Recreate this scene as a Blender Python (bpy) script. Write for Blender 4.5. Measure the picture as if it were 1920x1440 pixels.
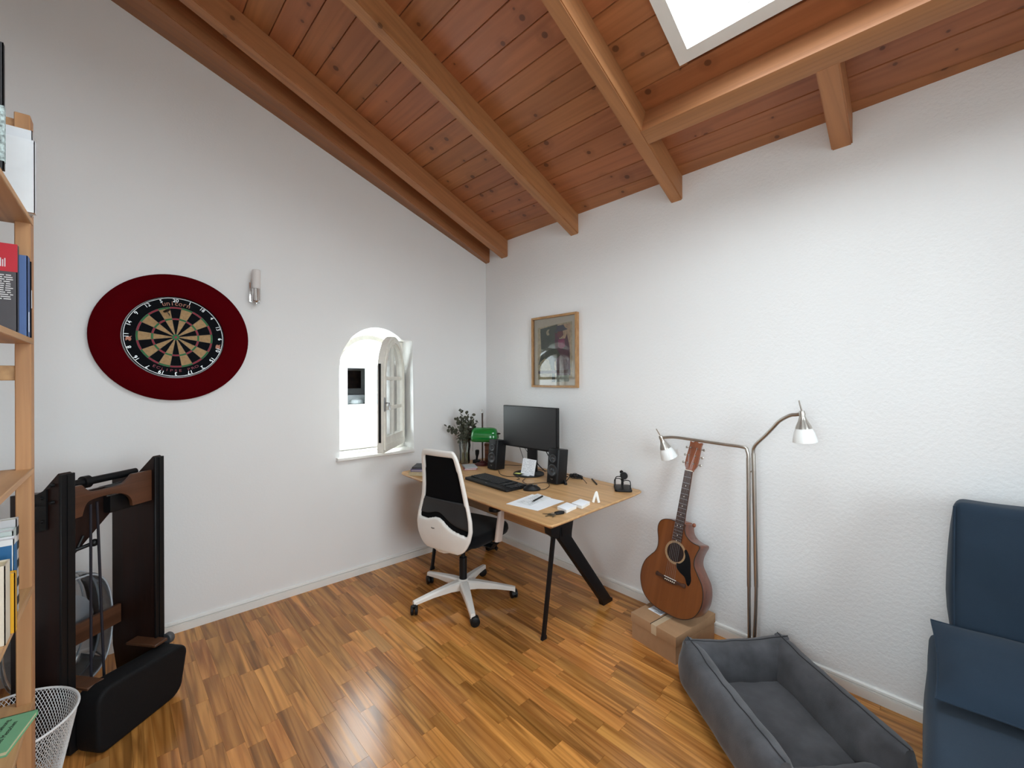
import bpy, bmesh, math, random
from mathutils import Vector, Matrix, noise

# ------------------------------------------------------------------ scene
for o in list(bpy.data.objects):
    bpy.data.objects.remove(o)
SC = bpy.context.scene
COL = SC.collection
random.seed(7)
R = math.radians

# ------------------------------------------------------------------ camera
F_PX, PY, EYE = 794.307, 710.165, 1.45
CAM = Vector((3.10522, -2.47493, EYE))
YAW, ROLL = R(47.95846), R(-0.19502)
_fw = Vector((-math.sin(YAW), math.cos(YAW), 0))
_r0 = Vector((math.cos(YAW), math.sin(YAW), 0))
_u0 = Vector((0, 0, 1))
_rt = _r0 * math.cos(ROLL) + _u0 * math.sin(ROLL)
_up = _u0 * math.cos(ROLL) - _r0 * math.sin(ROLL)
cd = bpy.data.cameras.new('camera')
cd.sensor_fit = 'HORIZONTAL'
cd.sensor_width = 36.0
cd.lens = F_PX / 1920 * 36.0
cd.shift_y = -(720 - PY) / 1920
cd.clip_start = 0.02
cam = bpy.data.objects.new('camera', cd)
COL.objects.link(cam)
cam.matrix_world = Matrix(((_rt.x, _up.x, -_fw.x, CAM.x), (_rt.y, _up.y, -_fw.y, CAM.y),
                           (_rt.z, _up.z, -_fw.z, CAM.z), (0, 0, 0, 1)))
SC.camera = cam


def ray(x, y):
    return _fw + _rt * ((x - 960) / F_PX) - _up * ((y - PY) / F_PX)


def _on(x, y, ax, v):
    d = ray(x, y)
    return CAM + d * ((v - CAM[ax]) / d[ax])


def fl(x, y, z=0.0):   # photo pixel to a point at height z
    return _on(x, y, 2, z)


def wA(x, y, v=0.0):   # photo pixel to a point on the left wall (or a plane x = v)
    return _on(x, y, 0, v)


def wB(x, y, v=0.0):   # photo pixel to a point on the right wall (or a plane y = v)
    return _on(x, y, 1, v)


# ------------------------------------------------------------------ light
SC.view_settings.view_transform = 'Standard'
SC.view_settings.look = 'None'
SC.view_settings.gamma = 1.0
SC.view_settings.use_curve_mapping = False
SC.view_settings.exposure = 0.50
world = bpy.data.worlds.new('sky')
SC.world = world
world.use_nodes = True
wn = world.node_tree.nodes
wl = world.node_tree.links
wn.clear()
w_out = wn.new('ShaderNodeOutputWorld')
w_bg = wn.new('ShaderNodeBackground')
w_bg.inputs[0].default_value = (0.84, 0.95, 1.0, 1)     # even bright overcast sky
w_bg.inputs[1].default_value = 9.0
wl.new(w_bg.outputs[0], w_out.inputs[0])
try:
    SC.cycles.max_bounces = 10
    SC.cycles.diffuse_bounces = 6
    SC.cycles.glossy_bounces = 4
    SC.cycles.transparent_max_bounces = 12
    SC.cycles.caustics_reflective = False
    SC.cycles.caustics_refractive = False
    SC.cycles.sample_clamp_indirect = 6.0
except Exception:
    pass


def portal(name, loc, xdir, ydir, sx, sy):
    """a light portal in a window opening: helps the sky light find its way in"""
    L = bpy.data.lights.new(name, 'AREA')
    L.shape = 'RECTANGLE'
    L.size, L.size_y = sx, sy
    L.energy = 1
    try:
        L.cycles.is_portal = True
    except Exception:
        pass
    o = bpy.data.objects.new(name, L)
    COL.objects.link(o)
    x = Vector(xdir).normalized()
    y = Vector(ydir).normalized()
    z = x.cross(y)
    o.matrix_world = Matrix(((x.x, y.x, z.x, loc[0]), (x.y, y.y, z.y, loc[1]), (x.z, y.z, z.z, loc[2]), (0, 0, 0, 1)))
    return o


# ------------------------------------------------------------------ materials
MATS = {}


def _new(name):
    m = bpy.data.materials.new(name)
    m.use_nodes = True
    return m, m.node_tree.nodes, m.node_tree.links, m.node_tree.nodes['Principled BSDF']


def _ramp(n, stops):
    r = n.new('ShaderNodeValToRGB')
    e = r.color_ramp.elements
    while len(e) < len(stops):
        e.new(0.5)
    for i, (p, c) in enumerate(stops):
        e[i].position = p
        e[i].color = (c[0], c[1], c[2], 1) if not isinstance(c, (int, float)) else (c, c, c, 1)
    return r


def _math(n, l, op, a, b=None, clamp=False):
    m = n.new('ShaderNodeMath')
    m.operation = op
    m.use_clamp = clamp
    for i, v in enumerate((a, b)):
        if v is None:
            continue
        if isinstance(v, (int, float)):
            m.inputs[i].default_value = v
        else:
            l.new(v, m.inputs[i])
    return m.outputs[0]


def _mix(n, l, fac, a, b, mode='MIX'):
    m = n.new('ShaderNodeMix')
    m.data_type = 'RGBA'
    m.blend_type = mode
    for i, v in ((0, fac), (6, a), (7, b)):
        if isinstance(v, (int, float)):
            m.inputs[i].default_value = v
        elif isinstance(v, tuple):
            m.inputs[i].default_value = (v[0], v[1], v[2], 1)
        else:
            l.new(v, m.inputs[i])
    return m.outputs[2]


def _coords(n, l, scale, offset_rand=True, kind='Object'):
    tc = n.new('ShaderNodeTexCoord')
    mp = n.new('ShaderNodeMapping')
    mp.inputs['Scale'].default_value = scale
    if kind == 'World':
        l.new(n.new('ShaderNodeNewGeometry').outputs['Position'], mp.inputs[0])
    else:
        l.new(tc.outputs[kind], mp.inputs[0])
    if offset_rand:
        oi = n.new('ShaderNodeObjectInfo')
        ge = n.new('ShaderNodeNewGeometry')
        s = _math(n, l, 'ADD', oi.outputs['Random'], ge.outputs['Random Per Island'])
        s2 = _math(n, l, 'MULTIPLY', s, 57.0)
        cx = n.new('ShaderNodeCombineXYZ')
        l.new(s2, cx.inputs[0]); l.new(s2, cx.inputs[1]); l.new(s2, cx.inputs[2])
        l.new(cx.outputs[0], mp.inputs['Location'])
        return mp.outputs[0], s
    return mp.outputs[0], None


def plain(name, col=None, rough=0.5, metal=0.0, noise_amt=0.06, noise_scale=12.0, bump=0.0, bump_scale=60.0, coat=0.0, sheen=0.0, spec=0.5):
    """a solid colour with a little mottling and fine relief"""
    if name in MATS:
        return MATS[name]
    m, n, l, b = _new(name)
    co, _ = _coords(n, l, (1, 1, 1), False)
    nz = n.new('ShaderNodeTexNoise')
    nz.inputs['Scale'].default_value = noise_scale
    nz.inputs['Detail'].default_value = 3
    l.new(co, nz.inputs['Vector'])
    k0 = tuple(c * (1 - noise_amt) for c in col)
    k1 = tuple(min(1, c * (1 + noise_amt)) for c in col)
    rp = _ramp(n, [(0.3, k0), (0.7, k1)])
    l.new(nz.outputs['Fac'], rp.inputs[0])
    l.new(rp.outputs[0], b.inputs['Base Color'])
    b.inputs['Roughness'].default_value = rough
    b.inputs['Metallic'].default_value = metal
    b.inputs['Specular IOR Level'].default_value = spec
    b.inputs['Coat Weight'].default_value = coat
    b.inputs['Sheen Weight'].default_value = sheen
    if bump:
        n2 = n.new('ShaderNodeTexNoise')
        n2.inputs['Scale'].default_value = bump_scale
        n2.inputs['Detail'].default_value = 4
        l.new(co, n2.inputs['Vector'])
        bp = n.new('ShaderNodeBump')
        bp.inputs['Strength'].default_value = bump
        bp.inputs['Distance'].default_value = 0.01
        l.new(n2.outputs['Fac'], bp.inputs['Height'])
        l.new(bp.outputs[0], b.inputs['Normal'])
    MATS[name] = m
    return m


def wood(name, dark, light, grain=(1.2, 38, 38), rough=0.45, knots=0.0, knot_scale=(5, 5, 5), vary=0.15, contrast=(0.3, 0.7), coat=0.0, knot_col=None, streak=0.0, sapwood=0.0, spec=0.5, figure=0.35, kind='Object'):
    """wood grain stretched along one local axis, with optional knots, dark streaks and piece-to-piece colour"""
    if name in MATS:
        return MATS[name]
    m, n, l, b = _new(name)
    co, rnd = _coords(n, l, grain, True, kind)
    nz = n.new('ShaderNodeTexNoise')
    nz.inputs['Scale'].default_value = 1.0
    nz.inputs['Detail'].default_value = 5
    nz.inputs['Distortion'].default_value = 0.6
    l.new(co, nz.inputs['Vector'])
    rp = _ramp(n, [(contrast[0], dark), (contrast[1], light)])
    l.new(nz.outputs['Fac'], rp.inputs[0])
    col = rp.outputs[0]
    # growth rings: bands of a slow, stretched noise
    co2, _ = _coords(n, l, tuple(g * 0.22 for g in grain), True, kind)
    nr = n.new('ShaderNodeTexNoise')
    nr.inputs['Scale'].default_value = 1.0
    nr.inputs['Detail'].default_value = 1.5
    nr.inputs['Distortion'].default_value = 0.4
    l.new(co2, nr.inputs['Vector'])
    rings = _math(n, l, 'SINE', _math(n, l, 'MULTIPLY', nr.outputs['Fac'], 70.0))
    rings = _math(n, l, 'MULTIPLY_ADD', rings, 0.5)
    rings.node.inputs[2].default_value = 0.5
    rings = _math(n, l, 'POWER', rings, 3.0)
    dk = tuple(c * 0.55 for c in dark)
    col = _mix(n, l, _math(n, l, 'MULTIPLY', rings, figure), col, dk)
    if streak:
        co3, _ = _coords(n, l, tuple(g * 0.45 for g in grain), True, kind)
        n3 = n.new('ShaderNodeTexNoise')
        n3.inputs['Scale'].default_value = 1.0
        n3.inputs['Detail'].default_value = 3
        n3.inputs['Distortion'].default_value = 1.4
        l.new(co3, n3.inputs['Vector'])
        st = _ramp(n, [(0.56, 0.0), (0.66, 1.0)])
        l.new(n3.outputs['Fac'], st.inputs[0])
        col = _mix(n, l, _math(n, l, 'MULTIPLY', st.outputs[0], streak), col, tuple(c * 0.4 for c in dark))
    if knots:
        co4, _ = _coords(n, l, knot_scale, True, kind)
        vo = n.new('ShaderNodeTexVoronoi')
        vo.inputs['Scale'].default_value = 1.0
        vo.inputs['Randomness'].default_value = 1.0
        vo.voronoi_dimensions = '2D'
        sx_ = n.new('ShaderNodeSeparateXYZ')
        l.new(co4, sx_.inputs[0])
        cb_ = n.new('ShaderNodeCombineXYZ')
        l.new(_math(n, l, 'ADD', sx_.outputs[0], sx_.outputs[2]), cb_.inputs[0])
        l.new(sx_.outputs[1], cb_.inputs[1])
        l.new(cb_.outputs[0], vo.inputs['Vector'])
        sp = n.new('ShaderNodeSeparateColor')
        l.new(vo.outputs['Color'], sp.inputs[0])
        on = _math(n, l, 'LESS_THAN', sp.outputs[0], knots)
        sz = _math(n, l, 'MULTIPLY_ADD', sp.outputs[1], 0.065)
        sz.node.inputs[2].default_value = 0.038
        kd = _math(n, l, 'SUBTRACT', sz, vo.outputs['Distance'])
        kd = _math(n, l, 'MULTIPLY', kd, 45.0, clamp=True)
        kd = _math(n, l, 'MULTIPLY', kd, on)
        col = _mix(n, l, _math(n, l, 'MULTIPLY', kd, 0.9), col, knot_col or tuple(c * 0.3 for c in dark))
        halo = _math(n, l, 'SUBTRACT', _math(n, l, 'MULTIPLY', sz, 3.2), vo.outputs['Distance'])
        halo = _math(n, l, 'MULTIPLY', halo, 9.0, clamp=True)
        halo = _math(n, l, 'MULTIPLY', _math(n, l, 'MULTIPLY', halo, on), 0.35)
        col = _mix(n, l, halo, col, tuple(c * 0.7 for c in dark))
    if vary and rnd is not None:
        fr = _math(n, l, 'FRACT', _math(n, l, 'MULTIPLY', rnd, 7.13))
        hv = n.new('ShaderNodeHueSaturation')
        v = _math(n, l, 'MULTIPLY_ADD', fr, 2 * vary)
        v.node.inputs[2].default_value = 1 - vary
        l.new(v, hv.inputs['Value'])
        hh = _math(n, l, 'MULTIPLY_ADD', _math(n, l, 'FRACT', _math(n, l, 'MULTIPLY', rnd, 3.7)), 0.008)
        hh.node.inputs[2].default_value = 0.496
        l.new(hh, hv.inputs['Hue'])
        l.new(col, hv.inputs['Color'])
        col = hv.outputs[0]
        if sapwood:
            sw = _math(n, l, 'LESS_THAN', _math(n, l, 'FRACT', _math(n, l, 'MULTIPLY', rnd, 11.7)), sapwood)
            col = _mix(n, l, _math(n, l, 'MULTIPLY', sw, 0.4), col, (0.62, 0.34, 0.12))
    l.new(col, b.inputs['Base Color'])
    rr = _ramp(n, [(0.3, rough * 0.9), (0.7, min(1, rough * 1.15))])
    l.new(nz.outputs['Fac'], rr.inputs[0])
    l.new(rr.outputs[0], b.inputs['Roughness'])
    b.inputs['Coat Weight'].default_value = coat
    b.inputs['Specular IOR Level'].default_value = spec
    bp = n.new('ShaderNodeBump')
    bp.inputs['Strength'].default_value = 0.08
    bp.inputs['Distance'].default_value = 0.002
    l.new(nz.outputs['Fac'], bp.inputs['Height'])
    l.new(bp.outputs[0], b.inputs['Normal'])
    MATS[name] = m
    return m


def plaster(name, col, bump, scale):
    if name in MATS:
        return MATS[name]
    m, n, l, b = _new(name)
    co, _ = _coords(n, l, (1, 1, 1), False)
    nz = n.new('ShaderNodeTexNoise')
    nz.inputs['Scale'].default_value = scale
    nz.inputs['Detail'].default_value = 4
    nz.inputs['Roughness'].default_value = 0.6
    l.new(co, nz.inputs['Vector'])
    big = n.new('ShaderNodeTexNoise')
    big.inputs['Scale'].default_value = 1.4
    l.new(co, big.inputs['Vector'])
    rp = _ramp(n, [(0.3, tuple(c * 0.975 for c in col)), (0.7, col)])
    l.new(big.outputs['Fac'], rp.inputs[0])
    # a few small scuffs
    vo = n.new('ShaderNodeTexVoronoi')
    vo.inputs['Scale'].default_value = 2.3
    l.new(co, vo.inputs['Vector'])
    sp = n.new('ShaderNodeSeparateColor')
    l.new(vo.outputs['Color'], sp.inputs[0])
    k = _math(n, l, 'MULTIPLY', _math(n, l, 'SUBTRACT', 0.016, vo.outputs['Distance']), 120.0, clamp=True)
    k = _math(n, l, 'MULTIPLY', k, _math(n, l, 'LESS_THAN', sp.outputs[0], 0.22))
    c2 = _mix(n, l, _math(n, l, 'MULTIPLY', k, 0.35), rp.outputs[0], tuple(c * 0.45 for c in col))
    l.new(c2, b.inputs['Base Color'])
    b.inputs['Roughness'].default_value = 0.9
    b.inputs['Specular IOR Level'].default_value = 0.2
    bp = n.new('ShaderNodeBump')
    bp.inputs['Strength'].default_value = bump
    bp.inputs['Distance'].default_value = 0.006
    l.new(nz.outputs['Fac'], bp.inputs['Height'])
    l.new(bp.outputs[0], b.inputs['Normal'])
    MATS[name] = m
    return m


def glass(name, tint=(1, 1, 1), gloss=0.08, rough=0.02):
    if name in MATS:
        return MATS[name]
    m, n, l, b = _new(name)
    n.remove(b)
    out = [x for x in n if x.type == 'OUTPUT_MATERIAL'][0]
    tr = n.new('ShaderNodeBsdfTransparent')
    tr.inputs[0].default_value = (*tint, 1)
    gl = n.new('ShaderNodeBsdfGlossy')
    gl.inputs['Roughness'].default_value = rough
    fr = n.new('ShaderNodeFresnel')
    fr.inputs[0].default_value = 1.45
    ad = _math(n, l, 'ADD', fr.outputs[0], gloss - 0.04, clamp=True)
    mx = n.new('ShaderNodeMixShader')
    l.new(ad, mx.inputs[0]); l.new(tr.outputs[0], mx.inputs[1]); l.new(gl.outputs[0], mx.inputs[2])
    l.new(mx.outputs[0], out.inputs[0])
    MATS[name] = m
    return m


def fabric(name, col, scale=400.0, bump=0.3, vary=0.12, big=3.0, rough=0.95, sheen=0.1, spec=0.15):
    if name in MATS:
        return MATS[name]
    m, n, l, b = _new(name)
    co, _ = _coords(n, l, (1, 1, 1), False)
    nz = n.new('ShaderNodeTexNoise')
    nz.inputs['Scale'].default_value = big
    nz.inputs['Detail'].default_value = 5
    l.new(co, nz.inputs['Vector'])
    rp = _ramp(n, [(0.3, tuple(c * (1 - vary) for c in col)), (0.7, tuple(c * (1 + vary) for c in col))])
    l.new(nz.outputs['Fac'], rp.inputs[0])
    l.new(rp.outputs[0], b.inputs['Base Color'])
    b.inputs['Roughness'].default_value = rough
    b.inputs['Sheen Weight'].default_value = sheen
    b.inputs['Specular IOR Level'].default_value = spec
    n2 = n.new('ShaderNodeTexNoise')
    n2.inputs['Scale'].default_value = scale
    l.new(co, n2.inputs['Vector'])
    bp = n.new('ShaderNodeBump')
    bp.inputs['Strength'].default_value = bump
    bp.inputs['Distance'].default_value = 0.002
    l.new(n2.outputs['Fac'], bp.inputs['Height'])
    l.new(bp.outputs[0], b.inputs['Normal'])
    MATS[name] = m
    return m


M_WALL_L = plaster('left_wall_plaster', (0.86, 0.86, 0.86), 0.12, 90)
M_WALL_R = plaster('right_wall_woodchip', (0.87, 0.87, 0.87), 0.45, 60)
M_WHITE = plain('white_paint', (0.84, 0.83, 0.80), 0.45, noise_amt=0.02, bump=0.03)
M_WHITE_OLD = plain('old_white_paint', (0.80, 0.77, 0.70), 0.5, noise_amt=0.06, noise_scale=20, bump=0.06)
M_FLOOR = wood('teak_strip', (0.37, 0.138, 0.030), (0.68, 0.305, 0.078), grain=(1.7, 34, 34), rough=0.21, vary=0.27, contrast=(0.32, 0.66), streak=0.6, sapwood=0.02, spec=0.5, figure=0.42, kind='World')
M_PINE_BOARD = wood('ceiling_pine', (0.33, 0.118, 0.046), (0.44, 0.168, 0.066), grain=(1.3, 26, 26), rough=0.42, knots=0.75, knot_scale=(5.5, 5.5, 5.5), vary=0.07, knot_col=(0.07, 0.022, 0.01), figure=0.16)
M_PINE_BEAM = wood('beam_pine', (0.36, 0.150, 0.060), (0.48, 0.212, 0.088), grain=(26, 0.7, 26), rough=0.5, knots=0.24, knot_scale=(4.6, 4.6, 4.6), vary=0.05, knot_col=(0.10, 0.035, 0.015), figure=0.18)
M_PINE_CROSS = wood('header_pine', (0.36, 0.150, 0.060), (0.48, 0.212, 0.088), grain=(0.9, 30, 30), rough=0.5, knots=0.24, knot_scale=(4.6, 4.6, 4.6), vary=0.05, knot_col=(0.10, 0.035, 0.015), figure=0.18)
M_OAK = wood('desk_oak', (0.50, 0.27, 0.11), (0.66, 0.40, 0.19), grain=(1.1, 24, 24), rough=0.42, vary=0.03, figure=0.18, streak=0.25)
M_SHELF = wood('shelf_pine', (0.47, 0.25, 0.11), (0.66, 0.40, 0.20), grain=(1.4, 30, 30), rough=0.55, vary=0.05, knots=0.1, figure=0.25)
M_SHELF_POST = wood('shelf_post_pine', (0.42, 0.20, 0.085), (0.60, 0.33, 0.15), grain=(30, 30, 1.4), rough=0.55, vary=0.05, knots=0.1, figure=0.25)
M_FRAME = wood('frame_wood', (0.36, 0.18, 0.07), (0.50, 0.28, 0.12), grain=(20, 20, 20), rough=0.4, vary=0.03, figure=0.1)
M_DARKWOOD = wood('dark_stained_wood', (0.014, 0.006, 0.0045), (0.028, 0.011, 0.008), grain=(40, 40, 1.5), rough=0.45, spec=0.3, vary=0.05, figure=0.2)
M_REDWOOD = wood('red_brown_wood', (0.075, 0.030, 0.014), (0.125, 0.050, 0.024), grain=(1.5, 40, 40), rough=0.4, vary=0.05, figure=0.2)
M_BLACK = plain('black_plastic', (0.006, 0.006, 0.007), 0.45, spec=0.3)
M_BLACK_SOFT = plain('black_vinyl', (0.004, 0.004, 0.005), 0.7, spec=0.25, bump=0.1, bump_scale=200)
M_BLACK_METAL = plain('black_powdercoat', (0.005, 0.005, 0.006), 0.45, spec=0.3, bump=0.05, bump_scale=300)
M_CHROME = plain('brushed_nickel', (0.52, 0.49, 0.45), 0.32, 1.0, noise_amt=0.03)
M_POLISHED = plain('polished_chrome', (0.75, 0.74, 0.73), 0.12, 1.0, noise_amt=0.02)
M_STEEL = plain('steel_grey', (0.35, 0.35, 0.36), 0.4, 1.0)
M_OPAL = plain('opal_glass', (0.86, 0.87, 0.86), 0.25, noise_amt=0.01)
M_CHAIRWHITE = plain('white_chair_plastic', (0.86, 0.83, 0.79), 0.4, noise_amt=0.02)
M_PAPER = plain('white_paper', (0.84, 0.86, 0.90), 0.85, noise_amt=0.02)
M_PAPER_EDGE = plain('cream_paper', (0.70, 0.62, 0.42), 0.9, noise_amt=0.08, noise_scale=60)
M_CARD = plain('cardboard', (0.40, 0.235, 0.125), 0.9, noise_amt=0.05, noise_scale=25, bump=0.05)
M_CARD_IN = plain('cardboard_edge', (0.30, 0.17, 0.09), 0.9)
M_TAPE = plain('packing_tape', (0.55, 0.43, 0.29), 0.35)
M_SOFA = fabric('blue_sofa_fabric', (0.021, 0.036, 0.057), 500, 0.35, 0.10, 5, sheen=0.08)
M_BED = fabric('grey_suede', (0.078, 0.078, 0.086), 300, 0.25, 0.34, 9, sheen=0.25)
M_BED_SEAM = plain('bed_piping', (0.03, 0.03, 0.034), 0.9)
M_GLASS = glass('window_glass')
M_CLEAR = glass('clear_vase_glass', (0.90, 0.93, 0.92), 0.10)
M_DARKRED = fabric('oxblood_foam', (0.080, 0.0008, 0.003), 300, 0.15, 0.05, 4, sheen=0.0, spec=0.03)


# ------------------------------------------------------------------ mesh helpers
class B:
    """collects shapes in one bmesh; make() links them as one mesh object"""

    def __init__(s):
        s.bm = bmesh.new()

    def _xf(s, vs, mat):
        if mat is not None:
            bmesh.ops.transform(s.bm, matrix=mat, verts=vs)

    def box(s, lo, hi, bevel=0.0, seg=2, mat=None):
        lo, hi = Vector(lo), Vector(hi)
        c, d = (lo + hi) / 2, hi - lo
        g = bmesh.ops.create_cube(s.bm, size=1.0)
        vs = g['verts']
        bmesh.ops.transform(s.bm, matrix=Matrix.Translation(c) @ Matrix.Diagonal((d.x, d.y, d.z, 1)), verts=vs)
        if bevel:
            es = list({e for v in vs for e in v.link_edges})
            r = bmesh.ops.bevel(s.bm, geom=es, offset=bevel, segments=seg, affect='EDGES', profile=0.6)
            vs = list({v for f in r['faces'] for v in f.verts} | {v for v in vs if v.is_valid})
        s._xf(vs, mat)
        return s

    def poly(s, pts, mat=None):
        vs = [s.bm.verts.new(p) for p in pts]
        s.bm.faces.new(vs)
        s._xf(vs, mat)
        return s

    def prism(s, pts, h, axis='z', mat=None, bevel=0.0, seg=2):
        """2-D outline extruded by h; axis says what the outline's normal is"""
        def P(a, b, c):
            return {'z': (a, b, c), 'y': (a, c, b), 'x': (c, a, b)}[axis]
        h0, h1 = (0, h) if isinstance(h, (int, float)) else h
        lo = [s.bm.verts.new(P(a, b, h0)) for a, b in pts]
        hi = [s.bm.verts.new(P(a, b, h1)) for a, b in pts]
        fs = [s.bm.faces.new(lo[::-1]), s.bm.faces.new(hi)]
        n = len(pts)
        for i in range(n):
            fs.append(s.bm.faces.new((lo[i], lo[(i + 1) % n], hi[(i + 1) % n], hi[i])))
        bmesh.ops.recalc_face_normals(s.bm, faces=fs)
        vs = lo + hi
        if bevel:
            es = list(fs[0].edges) + list(fs[1].edges)
            r = bmesh.ops.bevel(s.bm, geom=es, offset=bevel, segments=seg, affect='EDGES', profile=0.6)
            vs = list({v for f in r['faces'] for v in f.verts} | {v for v in vs if v.is_valid})
        s._xf(vs, mat)
        return s

    def tube(s, path, r, n=8, closed=False, caps=True, mat=None, flat=None):
        pts = [Vector(p) for p in path]
        rs = r if isinstance(r, (list, tuple)) else [r] * len(pts)
        rings = []
        prev = None
        m = len(pts)
        for i, p in enumerate(pts):
            a = pts[(i - 1) % m] if (closed or i > 0) else p
            b = pts[(i + 1) % m] if (closed or i < m - 1) else p
            t = (b - a)
            t = t.normalized() if t.length > 1e-9 else Vector((0, 0, 1))
            if prev is None:
                ref = Vector((0, 0, 1)) if abs(t.z) < 0.9 else Vector((1, 0, 0))
                x = t.cross(ref).normalized()
            else:
                x = prev - t * prev.dot(t)
                x = x.normalized() if x.length > 1e-6 else t.orthogonal().normalized()
            prev = x
            y = t.cross(x)
            fx, fy = flat or (1, 1)
            rings.append([s.bm.verts.new(p + (x * math.cos(k * 2 * math.pi / n) * fx + y * math.sin(k * 2 * math.pi / n) * fy) * rs[i]) for k in range(n)])
        vs = [v for q in rings for v in q]
        for i in range(m if closed else m - 1):
            a, b = rings[i], rings[(i + 1) % m]
            for k in range(n):
                s.bm.faces.new((a[k], a[(k + 1) % n], b[(k + 1) % n], b[k]))
        if caps and not closed:
            s.bm.faces.new(rings[0][::-1])
            s.bm.faces.new(rings[-1])
        s._xf(vs, mat)
        return s

    def cyl(s, p0, p1, r0, r1=None, n=16, mat=None):
        return s.tube([p0, p1], [r0, r0 if r1 is None else r1], n, mat=mat)

    def lathe(s, prof, n=32, mat=None, close=False, arc=None):
        """profile of (radius, z) turned round z"""
        rings = []
        for (r, z) in prof:
            if r < 1e-6:
                rings.append([s.bm.verts.new((0, 0, z))])
            else:
                rings.append([s.bm.verts.new((r * math.cos(2 * math.pi * k / n), r * math.sin(2 * math.pi * k / n), z)) for k in range(n)])
        fs = []
        pairs = list(zip(rings, rings[1:]))
        if close:
            pairs.append((rings[-1], rings[0]))
        for a, b in pairs:
            for k in range(n):
                k2 = (k + 1) % n
                if len(a) == 1 and len(b) == 1:
                    continue
                if len(a) == 1:
                    fs.append(s.bm.faces.new((a[0], b[k], b[k2])))
                elif len(b) == 1:
                    fs.append(s.bm.faces.new((a[k], a[k2], b[0])))
                else:
                    fs.append(s.bm.faces.new((a[k], a[k2], b[k2], b[k])))
        bmesh.ops.recalc_face_normals(s.bm, faces=fs)
        s._xf([v for q in rings for v in q], mat)
        return s

    def ball(s, c, r, sub=2, mat=None):
        g = bmesh.ops.create_icosphere(s.bm, subdivisions=sub, radius=1.0)
        rr = r if isinstance(r, (list, tuple)) else (r, r, r)
        bmesh.ops.transform(s.bm, matrix=Matrix.Translation(Vector(c)) @ Matrix.Diagonal((*rr, 1)), verts=g['verts'])
        s._xf(g['verts'], mat)
        return s

    def surf(s, rows, wrap=False, mat=None, flip=False):
        """a grid of points"""
        vs = [[s.bm.verts.new(p) for p in row] for row in rows]
        for a, b in zip(vs, vs[1:]):
            m = len(a)
            for k in range(m if wrap else m - 1):
                q = (a[k], a[(k + 1) % m], b[(k + 1) % m], b[k])
                s.bm.faces.new(q[::-1] if flip else q)
        s._xf([v for q in vs for v in q], mat)
        return s

    def make(s, name, mat, parent=None, angle=40, weld=False):
        if weld:
            bmesh.ops.remove_doubles(s.bm, verts=s.bm.verts, dist=1e-5)
            bmesh.ops.recalc_face_normals(s.bm, faces=s.bm.faces)
        me = bpy.data.meshes.new(name)
        s.bm.to_mesh(me)
        s.bm.free()
        return mesh_obj(name, me, mat, parent, angle)


def mesh_obj(name, me, mat, parent=None, angle=40):
    if angle:
        for p in me.polygons:
            p.use_smooth = True
        me.set_sharp_from_angle(angle=R(angle))
    if mat is not None and not me.materials:
        me.materials.append(mat)
    o = bpy.data.objects.new(name, me)
    COL.objects.link(o)
    if parent is not None:
        o.parent = parent
    return o


def inst(name, src_mesh, parent, loc=(0, 0, 0), rot=(0, 0, 0), scale=(1, 1, 1)):
    o = bpy.data.objects.new(name, src_mesh)
    COL.objects.link(o)
    o.parent = parent
    o.location = loc
    o.rotation_euler = rot
    o.scale = scale
    return o


def thing(name, label, cat, loc=(0, 0, 0), rotz=0.0, group=None):
    o = bpy.data.objects.new(name, None)
    COL.objects.link(o)
    o.empty_display_size = 0.05
    o.location = loc
    o.rotation_euler = (0, 0, rotz)
    return tag(o, label, cat, group)


def tag(o, label, cat, group=None):
    o['label'] = label
    o['category'] = cat
    if group:
        o['group'] = group
    return o


def struct(o, label=None):
    o['kind'] = 'structure'
    if label:
        o['label'] = label
    return o


def smooth_path(pts, sub=8, closed=False):
    """Catmull-Rom through the points"""
    P = [Vector(p) for p in pts]
    n = len(P)
    out = []
    for i in range(n if closed else n - 1):
        if closed:
            p0, p1, p2, p3 = P[(i - 1) % n], P[i], P[(i + 1) % n], P[(i + 2) % n]
        else:
            p1, p2 = P[i], P[i + 1]
            p0 = P[i - 1] if i > 0 else p1 * 2 - p2
            p3 = P[i + 2] if i + 2 < n else p2 * 2 - p1
        for k in range(sub):
            t = k / sub
            out.append(0.5 * ((2 * p1) + (p2 - p0) * t + (2 * p0 - 5 * p1 + 4 * p2 - p3) * t * t + (3 * p1 - p0 - 3 * p2 + p3) * t ** 3))
    if not closed:
        out.append(P[-1])
    return out


def smooth2(pts, sub=6, closed=True):
    return [(v.x, v.y) for v in smooth_path([(a, b, 0) for a, b in pts], sub, closed)]


def text_mesh(body, size, extrude=0.0004, align='CENTER', shear=0.0):
    c = bpy.data.curves.new('t', 'FONT')
    c.body = body
    c.size = size
    c.extrude = extrude
    c.align_x = align
    c.align_y = 'CENTER'
    c.shear = shear
    c.resolution_u = 3
    o = bpy.data.objects.new('t', c)
    COL.objects.link(o)
    dg = bpy.context.evaluated_depsgraph_get()
    me = bpy.data.meshes.new_from_object(o.evaluated_get(dg))
    bpy.data.objects.remove(o)
    bpy.data.curves.remove(c)
    return me


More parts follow.
